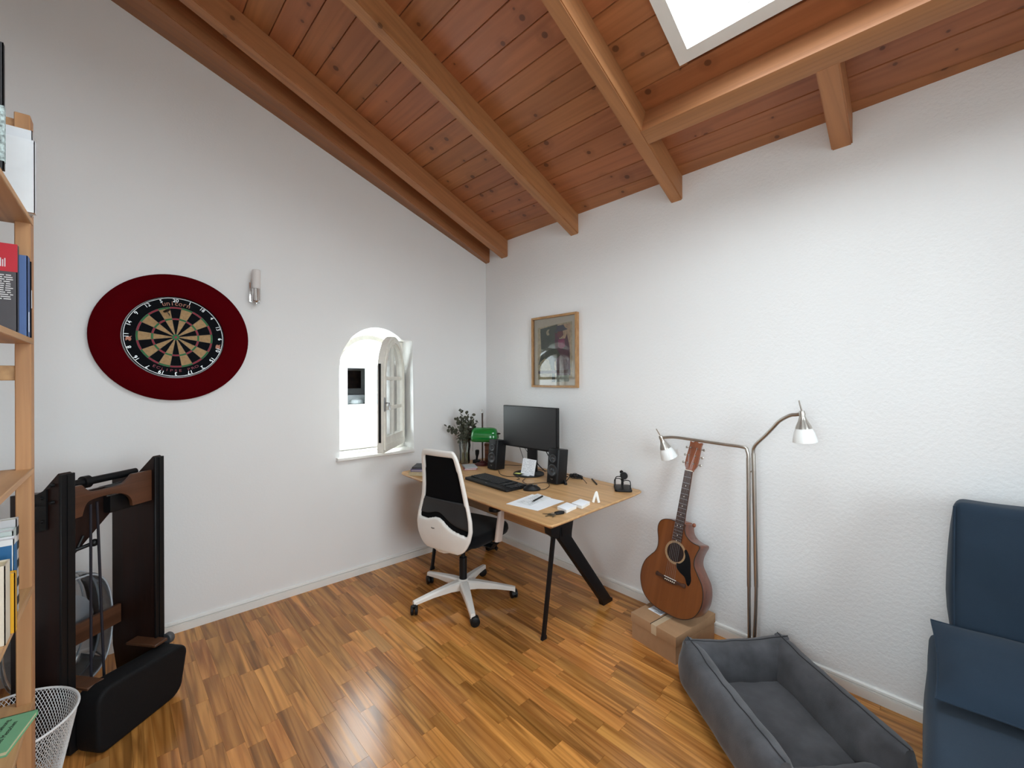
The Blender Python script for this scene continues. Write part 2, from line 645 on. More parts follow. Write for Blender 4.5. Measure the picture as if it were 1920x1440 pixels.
def rect(w, h, r=0.0, n=4):
    """rounded rectangle outline centred on 0"""
    if r <= 0:
        return [(-w / 2, -h / 2), (w / 2, -h / 2), (w / 2, h / 2), (-w / 2, h / 2)]
    out = []
    for cx, cy, a0 in ((w / 2 - r, h / 2 - r, 0), (-w / 2 + r, h / 2 - r, 90), (-w / 2 + r, -h / 2 + r, 180), (w / 2 - r, -h / 2 + r, 270)):
        for k in range(n + 1):
            a = R(a0 + 90 * k / n)
            out.append((cx + r * math.cos(a), cy + r * math.sin(a)))
    return out


def pillow_rows(w, d, h, nu=18, nv=14, p=2.6, pinch=0.10, seed=0, wr=0.006):
    """top and bottom grids of a stuffed pillow with pointed corners"""
    top, bot = [], []
    for i in range(nu + 1):
        u = -1 + 2 * i / nu
        rt, rb = [], []
        for j in range(nv + 1):
            v = -1 + 2 * j / nv
            x = u * w / 2 * (1 - pinch * (1 - v * v) * 0.6)
            y = v * d / 2 * (1 - pinch * (1 - u * u) * 0.6)
            t = max(0, (1 - abs(u) ** p)) ** 0.55 * max(0, (1 - abs(v) ** p)) ** 0.55
            nz = noise.noise(Vector((u * 2.3 + seed, v * 2.3, seed))) * wr
            rt.append((x, y, h / 2 * t + nz * t))
            rb.append((x, y, -h / 2 * t + nz * t))
        top.append(rt)
        bot.append(rb)
    return top, bot

# ================================================================== THE ROOM
TH = R(20.45)
TT, CT, ST = math.tan(TH), math.cos(TH), math.sin(TH)
ZC = 2.6706            # ceiling height at the right wall
KB = 0.066             # rafters run slightly askew
TILT = 0.029           # ceiling boards too
XE, YE = 4.9, -3.05    # far ends of the room


def zceil(y):
    return ZC - TT * y


def wall_with_hole(name, outer, hole, axis, h, mat):
    b = B()
    bm = b.bm

    def loop(pts):
        vs = [bm.verts.new({'x': (h[0], p[0], p[1]), 'y': (p[0], h[0], p[1]), 'z': (p[0], p[1], h[0])}[axis]) for p in pts]
        return [bm.edges.new((vs[i], vs[(i + 1) % len(vs)])) for i in range(len(vs))]
    es = loop(outer)
    for q in hole:
        es += loop(q)
    bmesh.ops.triangle_fill(bm, use_beauty=True, use_dissolve=False, edges=es)
    r = bmesh.ops.extrude_face_region(bm, geom=list(bm.faces))
    d = h[1] - h[0]
    bmesh.ops.translate(bm, vec={'x': (d, 0, 0), 'y': (0, d, 0), 'z': (0, 0, d)}[axis], verts=[v for v in r['geom'] if isinstance(v, bmesh.types.BMVert)])
    bmesh.ops.recalc_face_normals(bm, faces=bm.faces)
    return b.make(name, mat, angle=30)


# window opening in the left wall: an arch whose hinge side is cut square
arch = [(-1.352, 0.872), (-0.756, 0.872), (-0.766, 1.762), (-0.852, 1.764)]
arch += smooth2([(-0.852, 1.764), (-0.921, 1.808), (-0.988, 1.836), (-1.075, 1.846), (-1.159, 1.828), (-1.240, 1.778), (-1.299, 1.708), (-1.338, 1.629), (-1.352, 1.52)], 4, False)[1:]
wl_o = wall_with_hole('wall_left', [(YE - 0.2, -0.02), (0.0, -0.02), (0.0, zceil(0) + 0.06), (YE - 0.2, zceil(YE - 0.2) + 0.06)], [arch], 'x', (0.0, -0.30), M_WALL_L)
struct(wl_o, 'smooth white plaster wall with the arched window')
wr_o = struct(B().box((-0.3, 0, -0.02), (XE + 0.3, 0.3, 2.74)).make('wall_right', M_WALL_R), 'white woodchip wall below the ceiling eaves')
WX0, WX1, WZ0, WZ1 = 2.60, 3.55, 1.00, 2.10      # unseen window behind the camera, added to light the right wall
struct(wall_with_hole('wall_back', [(-0.3, -0.02), (XE + 0.3, -0.02), (XE + 0.3, zceil(YE) + 0.06), (-0.3, zceil(YE) + 0.06)], [[(WX0, WZ0), (WX1, WZ0), (WX1, WZ1), (WX0, WZ1)]], 'y', (YE, YE - 0.2), M_WALL_L))
RY0, RY1, RZ0, RZ1 = -2.80, -1.05, 0.85, 2.45      # unseen window at the far end, added to light the left wall
struct(wall_with_hole('wall_rear', [(YE, -0.02), (0.0, -0.02), (0.0, zceil(0) + 0.06), (YE, zceil(YE) + 0.06)], [[(RY0, RZ0), (RY1, RZ0), (RY1, RZ1), (RY0, RZ1)]], 'x', (XE, XE + 0.25), M_WALL_L))

# --- floor: sub-floor slab and hardwood strips
floor_o = struct(B().box((-0.3, YE - 0.2, -0.08), (XE + 0.3, 0.3, -0.012)).make('floor', plain('subfloor', (0.06, 0.03, 0.015), 0.8)), 'reddish brown hardwood strip floor')
cube = B().box((0, 0, -1), (1, 1, 0)).bm
cube_me = bpy.data.meshes.new('plank')
cube.to_mesh(cube_me)
cube_me.materials.append(M_FLOOR)
PW, PS = 0.0655, 0.033
strips = []
rnd = random.Random(3)
j = 0
y = 0.12
while y > YE - 0.35:
    x = -0.35 - rnd.random() * 0.4
    while x < XE + 0.1:
        ln = rnd.choice((0.24, 0.28, 0.33, 0.38, 0.42, 0.46, 0.5)) * (0.92 + 0.16 * rnd.random())
        xm = x + ln / 2
        c = Vector((xm, y - PW / 2 + PS * xm, 0))
        d = c - CAM
        dep = d.dot(_fw)
        score = -9
        if dep > 0.3:
            px = 960 + F_PX * d.dot(_rt) / dep
            py = PY - F_PX * d.dot(_up) / dep
            if -40 < px < 1960 and 960 < py < 1480 and c.y < 0.02 and c.x > -0.1:
                score = 10 - dep
                if c.x > 2.95 and c.y > -0.95:
                    score = -5
        strips.append((score, x, y - PW, ln))
        x += ln
    y -= PW
strips.sort(key=lambda q: -q[0])
ang = math.atan(PS)
for sc_, x, yy, ln in strips[:300]:
    inst('plank', cube_me, floor_o, (x, yy + PS * x, 0), (0, 0, ang), (ln - 0.0007, PW - 0.0006, 0.012))
rest = B()
for sc_, x, yy, ln in strips[300:]:
    rest.box((0, 0, -0.012), (ln - 0.0007, PW - 0.0006, 0), mat=Matrix.Translation((x, yy + PS * x, 0)) @ Matrix.Rotation(ang, 4, 'Z'))
ro = rest.make('plank_field', M_FLOOR, floor_o, angle=0)
ro['kind'] = 'stuff'

# --- baseboards with a scored line
BT = 0.015
bprof = [(0, 0), (BT, 0), (BT, 0.0385), (BT - 0.002, 0.0395), (BT, 0.0405), (BT, 0.0465), (BT - 0.010, 0.0470), (BT - 0.010, 0.0505), (BT - 0.002, 0.051), (BT - 0.004, 0.060), (BT - 0.009, 0.064), (0, 0.064)]
struct(B().prism([(a, z) for a, z in bprof], (YE, -0.001), 'y').make('baseboard_left', M_WHITE, angle=20), 'white grooved skirting board along the window wall')
bb = B()
bb.prism([(-a, z) for a, z in bprof], (BT, XE), 'x')
struct(bb.make('baseboard_right', M_WHITE, angle=20), 'white grooved skirting board along the woodchip wall')

# --- sloping ceiling: slab with a hole for the roof light, pine boards below it
CEIL = Matrix(((1, 0, 0, 0), (0, -CT, -ST, 0), (0, ST, -CT, ZC), (0, 0, 0, 1)))   # local x, up-slope, down from the ceiling
KS = KB * CT
SK_O = (2.141, 0.634, 1.03, 2.06)   # x at s=0, s start, width, s end (outer edge of the white frame)
SK_I = (2.196, 0.687, 0.92, 2.005)


def sk(q, u, e):   # corner of the roof light in ceiling coordinates
    s0 = q[1] if e == 0 else q[3]
    x = q[0] + KS * s0 + q[2] * u
    return (x, s0 - TILT * u * q[2])


SK_H = (SK_I[0] - 0.014, SK_I[1] - 0.014, SK_I[2] + 0.028, SK_I[3] + 0.014)
hole = [sk(SK_H, 0, 0), sk(SK_H, 1, 0), sk(SK_H, 1, 1), sk(SK_H, 0, 1)]
SMAX = (-YE + 0.2) / CT
ceil_o = wall_with_hole('ceiling', [(-0.3, -0.40), (XE + 0.3, -0.40), (XE + 0.3, SMAX), (-0.3, SMAX)], [hole], 'z', (-0.0185, -0.060), plain('roof_underlay', (0.28, 0.12, 0.06), 0.8))
ceil_o.matrix_world = CEIL
struct(ceil_o, 'sloping pine board ceiling')
BW = 0.1352
cprof = [(0.0008, -0.018), (BW - 0.0008, -0.018), (BW - 0.0008, -0.005), (BW - 0.0035, 0.0), (0.0035, 0.0), (0.0008, -0.005)]
nb = -2
tilt_a = -math.atan(TILT / CT)
while 0.130 + BW * nb < SMAX:
    s0 = 0.130 + BW * nb + TILT / CT * 0.35

    def board(xa, xb):
        o = B().prism(cprof, (0, xb - xa), 'x').make('ceiling_board', M_PINE_BOARD, ceil_o, angle=20)
        o.location = (xa, s0 - TILT / CT * xa, 0)
        o.rotation_euler = (0, 0, tilt_a)
    mid = s0 - TILT / CT * 2.7
    lo = sk(SK_O, 0, 0)[1] + 0.02
    hi = sk(SK_O, 0, 1)[1] - 0.02
    if mid + BW > lo and mid < hi:
        board(-0.02, SK_O[0] + KS * mid + 0.03)
        board(SK_O[0] + KS * mid + SK_O[2] - 0.03, XE + 0.05)
    else:
        board(-0.02, XE + 0.05)
    nb += 1

# --- rafters
BD = 0.1436   # vertical depth


def rafter(x0, x1, y1, label, y0=0.0, dz=BD, group=None):
    b = B()
    prof = [(y0, zceil(y0)), (y0, zceil(y0) - dz), (y1, zceil(y1) - dz), (y1, zceil(y1))]
    vs = []
    for xx in (x0, x1):
        vs.append([b.bm.verts.new((xx - KB * yy, yy, zz - 0.001)) for yy, zz in prof])
    fs = [b.bm.faces.new(vs[0]), b.bm.faces.new(vs[1][::-1])]
    for i in range(4):
        fs.append(b.bm.faces.new((vs[0][i], vs[1][i], vs[1][(i + 1) % 4], vs[0][(i + 1) % 4])))
    bmesh.ops.recalc_face_normals(b.bm, faces=fs)
    es = [e for e in b.bm.edges if abs(e.verts[0].co.y - e.verts[1].co.y) > 0.3]
    es = [e for e in es if min(v.co.z - zceil(v.co.y) for v in e.verts) < -0.05]
    bmesh.ops.bevel(b.bm, geom=es, offset=0.005, segments=2, affect='EDGES')
    bmesh.ops.transform(b.bm, matrix=CEIL.inverted(), verts=b.bm.verts)
    o = b.make('ceiling_beam', M_PINE_BEAM, angle=35)
    o.matrix_world = CEIL
    return tag(o, label, 'beam', group)


rafter(-0.30, 0.056, YE, 'pine ceiling beam lying tight against the window wall, half sunk in the plaster')
bb1 = [o for o in COL.objects if o.name == 'ceiling_beam'][0]
# the wall beam is trimmed to the wall face: only what stands proud of the plaster is kept
bm = bmesh.new(); bm.from_mesh(bb1.data)
bmesh.ops.bisect_plane(bm, geom=bm.verts[:] + bm.edges[:] + bm.faces[:], plane_co=(0.0005, 0, 0), plane_no=(-1, 0, 0), clear_outer=True)
bmesh.ops.holes_fill(bm, edges=[e for e in bm.edges if e.is_boundary], sides=0)
bm.to_mesh(bb1.data); bm.free()
rafter(0.223, 0.308, YE, 'slim pine ceiling beam next to the beam along the window wall')
rafter(1.027, 1.101, YE, 'pine ceiling beam that meets the white wall above the framed print')
rafter(1.827, 1.899, YE, 'pine ceiling beam that carries the end of the cross beam')
rafter(2.630, 2.709, -0.415, 'short pine beam stub between the white wall and the cross beam')
rafter(3.43, 3.505, YE, 'pine ceiling beam on the sofa side of the roof window')
# cross beams below and above the roof light
for s0, s1, lab in ((0.411, 0.502, 'pine cross beam below the roof window'), (2.17, 2.26, 'pine cross beam above the roof window')):
    b = B()
    xa = 1.899 + KS * s0 + 0.002
    L = 3.43 - 1.899 - 0.004
    b.box((0, 0, 0.0), (L, s1 - s0, 0.1346), 0.004, 2)
    o = b.make('cross_beam', M_PINE_CROSS)
    o.matrix_world = CEIL @ Matrix.Translation((xa, s0, 0)) @ Matrix.Rotation(tilt_a, 4, 'Z')
    tag(o, lab, 'beam')

# --- roof window
win2 = bpy.data.objects.new('window_2', None)
COL.objects.link(win2)
win2.matrix_world = CEIL
struct(win2, 'white framed roof window set in the sloping ceiling')


def sk_ring(qo, qi, d0, d1, name, mat):
    b = B()
    bm = b.bm
    loops = []
    for q, d in ((qo, d0), (qo, d1), (qi, d1), (qi, d0)):
        loops.append([bm.verts.new((*sk(q, u, e), d)) for u, e in ((0, 0), (1, 0), (1, 1), (0, 1))])
    for i in range(4):
        a, c = loops[i], loops[(i + 1) % 4]
        for k in range(4):
            bm.faces.new((a[k], a[(k + 1) % 4], c[(k + 1) % 4], c[k]))
    bmesh.ops.recalc_face_normals(bm, faces=bm.faces)
    return b.make(name, mat, win2, angle=20)


def sk_in(q, t):
    return (q[0] + t, q[1] + t, q[2] - 2 * t, q[3] - t)


sk_ring(SK_O, SK_I, -0.017, 0.012, 'window_frame', M_WHITE)
sk_ring(sk_in(SK_I, -0.012), SK_I, -0.075, -0.017, 'window_lining', M_WHITE)
sk_ring(SK_I, sk_in(SK_I, 0.003), -0.075, -0.062, 'sash', M_WHITE)
b = B()
q = sk_in(SK_I, 0.002)
b.poly([(*sk(q, u, e), -0.068) for u, e in ((0, 0), (1, 0), (1, 1), (0, 1))])
b.make('pane', M_GLASS, win2)
b = B()
c0 = sk(SK_I, 0.06, 0)
b.box((c0[0] + 0.05, c0[1] + 0.235, -0.062), (c0[0] + 0.085, c0[1] + 0.25, -0.045), 0.003)
b.box((c0[0] + 0.06, c0[1] + 0.205, -0.062), (c0[0] + 0.072, c0[1] + 0.24, -0.05), 0.003)
b.make('latch', M_STEEL, win2)
cc = [Vector((*sk(SK_I, u, e), -0.08)) for u, e in ((0, 0), (1, 0), (1, 1), (0, 1))]
ctr = CEIL @ (sum(cc, Vector()) / 4)
portal('daylight_portal', ctr, (CEIL.to_3x3() @ Vector((1, 0, 0))), (CEIL.to_3x3() @ Vector((0, -1, 0))), SK_I[2], SK_I[3] - SK_I[1])

# --- two unseen windows behind the camera, added as daylight sources
win3 = bpy.data.objects.new('added_window_3', None)
COL.objects.link(win3)
struct(win3)
b = B()
WM = (WX0 + WX1) / 2
for x0, x1, z0, z1 in ((WX0, WX0 + 0.07, WZ0, WZ1), (WX1 - 0.07, WX1, WZ0, WZ1), (WX0 + 0.07, WX1 - 0.07, WZ0, WZ0 + 0.07), (WX0 + 0.07, WX1 - 0.07, WZ1 - 0.07, WZ1), (WM - 0.035, WM + 0.035, WZ0 + 0.07, WZ1 - 0.07)):
    b.box((x0, YE - 0.16, z0), (x1, YE - 0.10, z1), 0.004)
b.make('window_frame', M_WHITE, win3)
for x0, x1 in ((WX0 + 0.07, WM - 0.035), (WM + 0.035, WX1 - 0.07)):
    B().poly([(x0, YE - 0.13, WZ0 + 0.07), (x1, YE - 0.13, WZ0 + 0.07), (x1, YE - 0.13, WZ1 - 0.07), (x0, YE - 0.13, WZ1 - 0.07)]).make('pane', M_GLASS, win3)
B().box((WX0 - 0.05, YE - 0.1, WZ0 - 0.03), (WX1 + 0.05, YE + 0.05, WZ0), 0.004).make('window_sill', M_WHITE, win3)
portal('daylight_portal', (WM, YE - 0.19, (WZ0 + WZ1) / 2), (1, 0, 0), (0, 0, 1), WX1 - WX0, WZ1 - WZ0)
win4 = bpy.data.objects.new('added_window_4', None)
COL.objects.link(win4)
struct(win4)
b = B()
RM = (RY0 + RY1) / 2
for y0, y1, z0, z1 in ((RY0, RY0 + 0.07, RZ0, RZ1), (RY1 - 0.07, RY1, RZ0, RZ1), (RY0 + 0.07, RY1 - 0.07, RZ0, RZ0 + 0.07), (RY0 + 0.07, RY1 - 0.07, RZ1 - 0.07, RZ1), (RM - 0.035, RM + 0.035, RZ0 + 0.07, RZ1 - 0.07)):
    b.box((XE + 0.10, y0, z0), (XE + 0.16, y1, z1), 0.004)
b.make('window_frame', M_WHITE, win4)
for y0, y1 in ((RY0 + 0.07, RM - 0.035), (RM + 0.035, RY1 - 0.07)):
    B().poly([(XE + 0.13, y0, RZ0 + 0.07), (XE + 0.13, y1, RZ0 + 0.07), (XE + 0.13, y1, RZ1 - 0.07), (XE + 0.13, y0, RZ1 - 0.07)]).make('pane', M_GLASS, win4)
B().box((XE - 0.05, RY0 - 0.05, RZ0 - 0.03), (XE + 0.1, RY1 + 0.05, RZ0), 0.004).make('window_sill', M_WHITE, win4)
portal('daylight_portal', (XE + 0.2, RM, (RZ0 + RZ1) / 2), (0, 1, 0), (0, 0, 1), RY1 - RY0, RZ1 - RZ0)
portal('daylight_portal', (-0.29, -1.06, 1.35), (0, 1, 0), (0, 0, -1), 0.62, 1.0)

# --- arched window: frame, sill, open casement
win1 = bpy.data.objects.new('window_1', None)
COL.objects.link(win1)
struct(win1, 'small arched white window with its casement swung open')


def offset_poly(pts, d):
    """inward offset of a counter-clockwise outline"""
    n = len(pts)
    area = sum(pts[i][0] * pts[(i + 1) % n][1] - pts[(i + 1) % n][0] * pts[i][1] for i in range(n))
    sg = 1 if area > 0 else -1
    out = []
    for i in range(n):
        p0, p1, p2 = Vector(pts[i - 1]), Vector(pts[i]), Vector(pts[(i + 1) % n])
        e0, e1 = (p1 - p0).normalized(), (p2 - p1).normalized()
        n0, n1 = Vector((-e0.y, e0.x)) * sg, Vector((-e1.y, e1.x)) * sg
        m = (n0 + n1)
        m = m.normalized() if m.length > 1e-6 else n0
        k = d / max(0.35, m.dot(n0))
        out.append((p1.x + m.x * k, p1.y + m.y * k))
    return out


def ring2(outer, inner, h, axis, name, mat, parent):
    b = B()
    bm = b.bm
    P = {'x': lambda a, c, d: (d, a, c), 'y': lambda a, c, d: (a, d, c)}[axis]
    L = [[bm.verts.new(P(a, c, d)) for a, c in pts] for pts, d in ((outer, h[0]), (outer, h[1]), (inner, h[1]), (inner, h[0]))]
    n = len(outer)
    for i in range(4):
        a, c = L[i], L[(i + 1) % 4]
        for k in range(n):
            bm.faces.new((a[k], a[(k + 1) % n], c[(k + 1) % n], c[k]))
    bmesh.ops.recalc_face_normals(bm, faces=bm.faces)
    return b.make(name, mat, parent, angle=35)


def arch_outline(x0, x1, z0, zs, zt, n=20):
    c, a = (x0 + x1) / 2, (x1 - x0) / 2
    out = [(x0, z0), (x1, z0), (x1, zs)]
    out += [(c + a * math.cos(math.pi * k / n), zs + (zt - zs) * math.sin(math.pi * k / n)) for k in range(1, n)]
    out += [(x0, zs)]
    return out


fo = arch_outline(-1.348, -0.772, 0.874, 1.50, 1.80)
ring2(fo, offset_poly(fo, 0.035), (-0.205, -0.15), 'x', 'window_frame', M_WHITE_OLD, win1)
# wall left between the arched frame and the square recess
rec = [(-0.772, 0.874), (-0.757, 0.874), (-0.767, 1.760), (-0.90, 1.764)] + [(-1.06 + 0.288 * math.cos(a), 1.50 + 0.30 * math.sin(a)) for a in (R(55), R(40), R(25), R(12), R(0))]
B().prism(rec, (-0.205, -0.165), 'x').make('infill', M_WHITE_OLD, win1, angle=20)
b = B()
b.prism([(0.0, 0.862), (0.035, 0.862), (0.040, 0.866), (0.040, 0.882), (0.036, 0.8855), (0.0, 0.8855)], (-1.378, -0.769), 'y')
b.box((-0.30, -1.349, 0.873), (0.0, -0.758, 0.8855))
b.make('window_sill', M_WHITE, win1, angle=25)
b = B()
b.box((-0.21, -1.313, 0.8855), (-0.15, -0.80, 0.925), 0.004)
b.box((-0.15, -1.313, 0.8855), (-0.12, -0.80, 0.905), 0.003)
b.make('threshold', M_WHITE_OLD, win1)
b = B()
for z in (1.02, 1.45):
    b.cyl((-0.135, -0.778, z - 0.035), (-0.135, -0.778, z + 0.035), 0.008, n=8)
b.make('hinge', M_STEEL, win1)
# casement: local x from hinge to free edge, local y its thickness, z up
CW = 0.545
hinge = Vector((-0.135, -0.79, 0.0))
free = Vector((0.262, -1.165, 0.0))
cas = bpy.data.objects.new('casement', None)
COL.objects.link(cas)
cas.parent = win1
cas.location = hinge
dv = free - hinge
cas.rotation_euler = (0, 0, math.atan2(dv.y, dv.x))
co_ = arch_outline(0.0, CW, 0.925, 1.47, 1.775)
ci_ = offset_poly(co_, 0.062)
ci_ = [(a, max(c, 1.03)) for a, c in ci_]
ring2(co_, ci_, (-0.022, 0.022), 'y', 'casement_frame', M_WHITE_OLD, cas)
ring2(offset_poly(co_, 0.02), offset_poly(co_, 0.05), (0.022, 0.03), 'y', 'moulding', M_WHITE_OLD, cas)
b = B()
b.box((CW / 2 - 0.014, -0.014, 1.02), (CW / 2 + 0.014, 0.014, 1.72), 0.003)
for z in (1.235, 1.455):
    b.box((0.055, -0.013, z - 0.014), (CW - 0.055, 0.013, z + 0.014), 0.003)
b.make('glazing_bars', M_WHITE_OLD, cas)


def arch_top(x):
    c, a = CW / 2, CW / 2 - 0.058
    t = max(0, 1 - ((x - c) / a) ** 2)
    return 1.47 + 0.245 * math.sqrt(t)


for x0, x1 in ((0.058, CW / 2), (CW / 2, CW - 0.058)):
    for z0, z1 in ((1.025, 1.235), (1.235, 1.455), (1.455, None)):
        if z1:
            pts = [(x0, 0, z0), (x1, 0, z0), (x1, 0, z1), (x0, 0, z1)]
        else:
            xs = [x1 + (x0 - x1) * k / 8 for k in range(9)]
            pts = [(x0, 0, z0), (x1, 0, z0)] + [(x, 0, max(z0 + 0.005, arch_top(x))) for x in xs]
        B().poly(pts).make('pane', M_GLASS, cas)
b = B()
b.box((CW - 0.04, 0.022, 1.22), (CW - 0.015, 0.03, 1.32), 0.003)
b.tube([(CW - 0.027, 0.03, 1.28), (CW - 0.027, 0.055, 1.28), (CW - 0.027, 0.06, 1.23)], 0.006, 8)
b.make('handle', M_STEEL, cas)
b = B()
b.box((CW - 0.001, -0.010, 1.0), (CW + 0.004, 0.006, 1.56))
b.make('seal_strip', M_BLACK, cas)

# ================================================================== OUTSIDE
nh = thing('neighbour_house', 'white rendered house wall with a paned window, across the yard outside the arched window', 'building', (-3.2, 0.3, -3.0))
XN = 0.0
M_RENDER = plaster('white_render', (0.86, 0.87, 0.86), 0.1, 30)
ny0, ny1, nz0, nz1 = -0.43, 0.75, 1.03 + 3.0, 1.66 + 3.0
nwall = wall_with_hole('wall', [(-9, -0.5), (9, -0.5), (9, 7), (-9, 7)], [[(ny0, nz0), (ny1, nz0), (ny1, nz1), (ny0, nz1)]], 'x', (0.0, -0.25), M_RENDER)
nwall.parent = nh
wf = ring2([(ny0 - 0.05, nz0 - 0.03), (ny1 + 0.05, nz0 - 0.03), (ny1 + 0.05, nz1 + 0.06), (ny0 - 0.05, nz1 + 0.06)], [(ny0 + 0.04, nz0 + 0.04), (ny1 - 0.04, nz0 + 0.04), (ny1 - 0.04, nz1 - 0.04), (ny0 + 0.04, nz1 - 0.04)], (-0.06, 0.025), 'x', 'window_frame', M_WHITE, nh)
b = B()
ym = ny0 + 0.37
b.box((-0.05, ym - 0.035, nz0), (0.0, ym + 0.035, nz1), 0.003)
for k in (1, 2):
    zz = nz0 + (nz1 - nz0) * k / 3
    b.box((-0.05, ym + 0.03, zz - 0.012), (-0.02, ny1, zz + 0.012))
for k in (1, 2):
    yy = ym + (ny1 - ym) * k / 3
    b.box((-0.05, yy - 0.012, nz0), (-0.02, yy + 0.012, nz1))
b.make('glazing_bars', M_WHITE, nh)
B().box((-0.1, ny0 - 0.09, nz0 - 0.07), (0.07, ny1 + 0.09, nz0 - 0.03), 0.004).make('window_sill', M_WHITE, nh)
B().poly([(-0.035, ym, nz0), (-0.035, ny1, nz0), (-0.035, ny1, nz1), (-0.035, ym, nz1)]).make('pane', plain('bluish_pane', (0.35, 0.55, 0.70), 0.15, noise_amt=0.02), nh)  # right-hand panes share one flat opaque blue
B().poly([(-0.035, ny0, nz0), (-0.035, ym, nz0), (-0.035, ym, nz1), (-0.035, ny0, nz1)]).make('pane', glass('far_glass', (0.85, 0.88, 0.9), 0.0), nh)
b = B()
b.box((-1.6, ny0 - 0.8, nz0 - 0.9), (-1.55, ny1 + 0.5, nz1 + 0.6))
b.box((-1.6, ny0 - 0.85, nz0 - 0.9), (-0.25, ny0 - 0.8, nz1 + 0.6))
b.box((-1.6, ny1 + 0.5, nz0 - 0.9), (-0.25, ny1 + 0.55, nz1 + 0.6))
b.box((-1.6, ny0 - 0.8, nz1 + 0.55), (-0.25, ny1 + 0.5, nz1 + 0.6))
b.box((-1.6, ny0 - 0.8, nz0 - 0.95), (-0.25, ny1 + 0.5, nz0 - 0.9))
b.make('room_inside', plain('dim_room', (0.80, 0.78, 0.76), 0.9), nh)
pz = nz0 + 0.40
B().box((-1.2, ny0 - 0.3, nz0 - 0.5), (-0.6, ny1 + 0.2, nz0 + 0.16)).make('counter_inside', M_WHITE, nh)
pf = tag(B().box((-4.745, 0.12 + 0.3, pz - 3.15), (-4.735, 0.46 + 0.3, pz - 2.82)).make('framed_picture', plain('far_picture', (0.06, 0.03, 0.02), 0.6, noise_amt=0.5)), 'dark framed picture inside the house across the yard', 'picture')
pw = thing('round_pillow', 'pale round pillow behind the window across the yard', 'pillow', (-3.6, 0.22, 1.02))
B().lathe([(0, 0), (0.09, 0.01), (0.12, 0.05), (0.105, 0.10), (0.05, 0.13), (0, 0.135)], 20).make('cover', M_WHITE, pw)
gy = struct(B().box((-40, -40, -3.5), (40, 40, -3.45)).make('ground', plain('yard_ground', (0.35, 0.34, 0.32), 0.9)))

# ================================================================== ON THE WALLS
# --- dartboard and its surround
DC = Vector((0.0, -2.281, 1.692))
TO_A = Matrix(((0, 0, 1, 0), (1, 0, 0, 0), (0, 1, 0, 0), (0, 0, 0, 1)))   # local x -> +y, y -> +z, z -> out of the left wall (+x)
sur = tag(B().lathe([(0.232, 0.001), (0.350, 0.001), (0.357, 0.006), (0.3585, 0.014), (0.357, 0.026), (0.351, 0.031), (0.236, 0.031), (0.232, 0.028)], 96, close=True).make('dartboard_surround', M_DARKRED), 'dark red foam ring around the dartboard', 'dartboard surround')
sur.matrix_world = Matrix.Translation(DC) @ TO_A
db = thing('dartboard', 'round black and cream dartboard with red and green rings', 'dartboard')
db.matrix_world = Matrix.Translation(DC) @ TO_A
M_DB_BLACK = plain('dart_black', (0.005, 0.006, 0.008), 0.9, spec=0.1, noise_amt=0.2, noise_scale=80)
M_DB_CREAM = plain('dart_cream', (0.42, 0.27, 0.13), 0.85, noise_amt=0.15, noise_scale=80)
M_DB_RED = plain('dart_red', (0.30, 0.03, 0.055), 0.8)
M_DB_GREEN = plain('dart_green', (0.03, 0.17, 0.06), 0.8)
M_WIRE = plain('wire_silver', (0.72, 0.74, 0.75), 0.35, 0.3)
B().lathe([(0, 0.001), (0.222, 0.001), (0.2255, 0.006), (0.2255, 0.036), (0.224, 0.038), (0, 0.038)], 80).make('board', M_DB_BLACK, db)


def annular(r0, r1, z, a=9.0, n=4):
    b = B()
    o = [(r1 * math.cos(R(90 - a + 2 * a * k / n)), r1 * math.sin(R(90 - a + 2 * a * k / n))) for k in range(n + 1)]
    i = [(r0 * math.cos(R(90 - a + 2 * a * k / n)), r0 * math.sin(R(90 - a + 2 * a * k / n))) for k in range(n, -1, -1)]
    b.prism((i + o)[::-1], (0.037, z), 'z')
    return b


bands = [('inner_single', 0.0165, 0.0985), ('treble', 0.0985, 0.1075), ('outer_single', 0.1075, 0.1625), ('double', 0.1625, 0.1715)]
for nm, r0, r1 in bands:
    ms = {}
    for par in (0, 1):
        mat = ((M_DB_BLACK, M_DB_CREAM) if 'single' in nm else (M_DB_RED, M_DB_GREEN))[par]
        o = annular(r0, r1, 0.0395).make('segment', mat, db, angle=0)
        ms[par] = o.data
        bpy.data.objects.remove(o)
    for k in range(20):
        inst('segment', ms[k % 2], db, rot=(0, 0, R(-18 * k)))
B().lathe([(0.0065, 0.037), (0.0165, 0.037), (0.0165, 0.0395), (0.0065, 0.0395)], 24, close=True).make('bull_ring', M_DB_GREEN, db)
B().lathe([(0, 0.037), (0.0065, 0.037), (0.0065, 0.0395), (0, 0.0395)], 16).make('bullseye', M_DB_RED, db)
b = B()
for r in (0.0165, 0.0985, 0.1075, 0.1625, 0.1715):
    b.tube([(r * math.cos(2 * math.pi * k / 60), r * math.sin(2 * math.pi * k / 60), 0.040) for k in range(60)], 0.00055, 4, closed=True)
for k in range(20):
    a = R(9 + 18 * k)
    b.cyl((0.0165 * math.cos(a), 0.0165 * math.sin(a), 0.040), (0.1715 * math.cos(a), 0.1715 * math.sin(a), 0.040), 0.00055, n=4)
b.make('spider_wire', plain('dull_wire', (0.25, 0.24, 0.22), 0.4, 0.6), db)
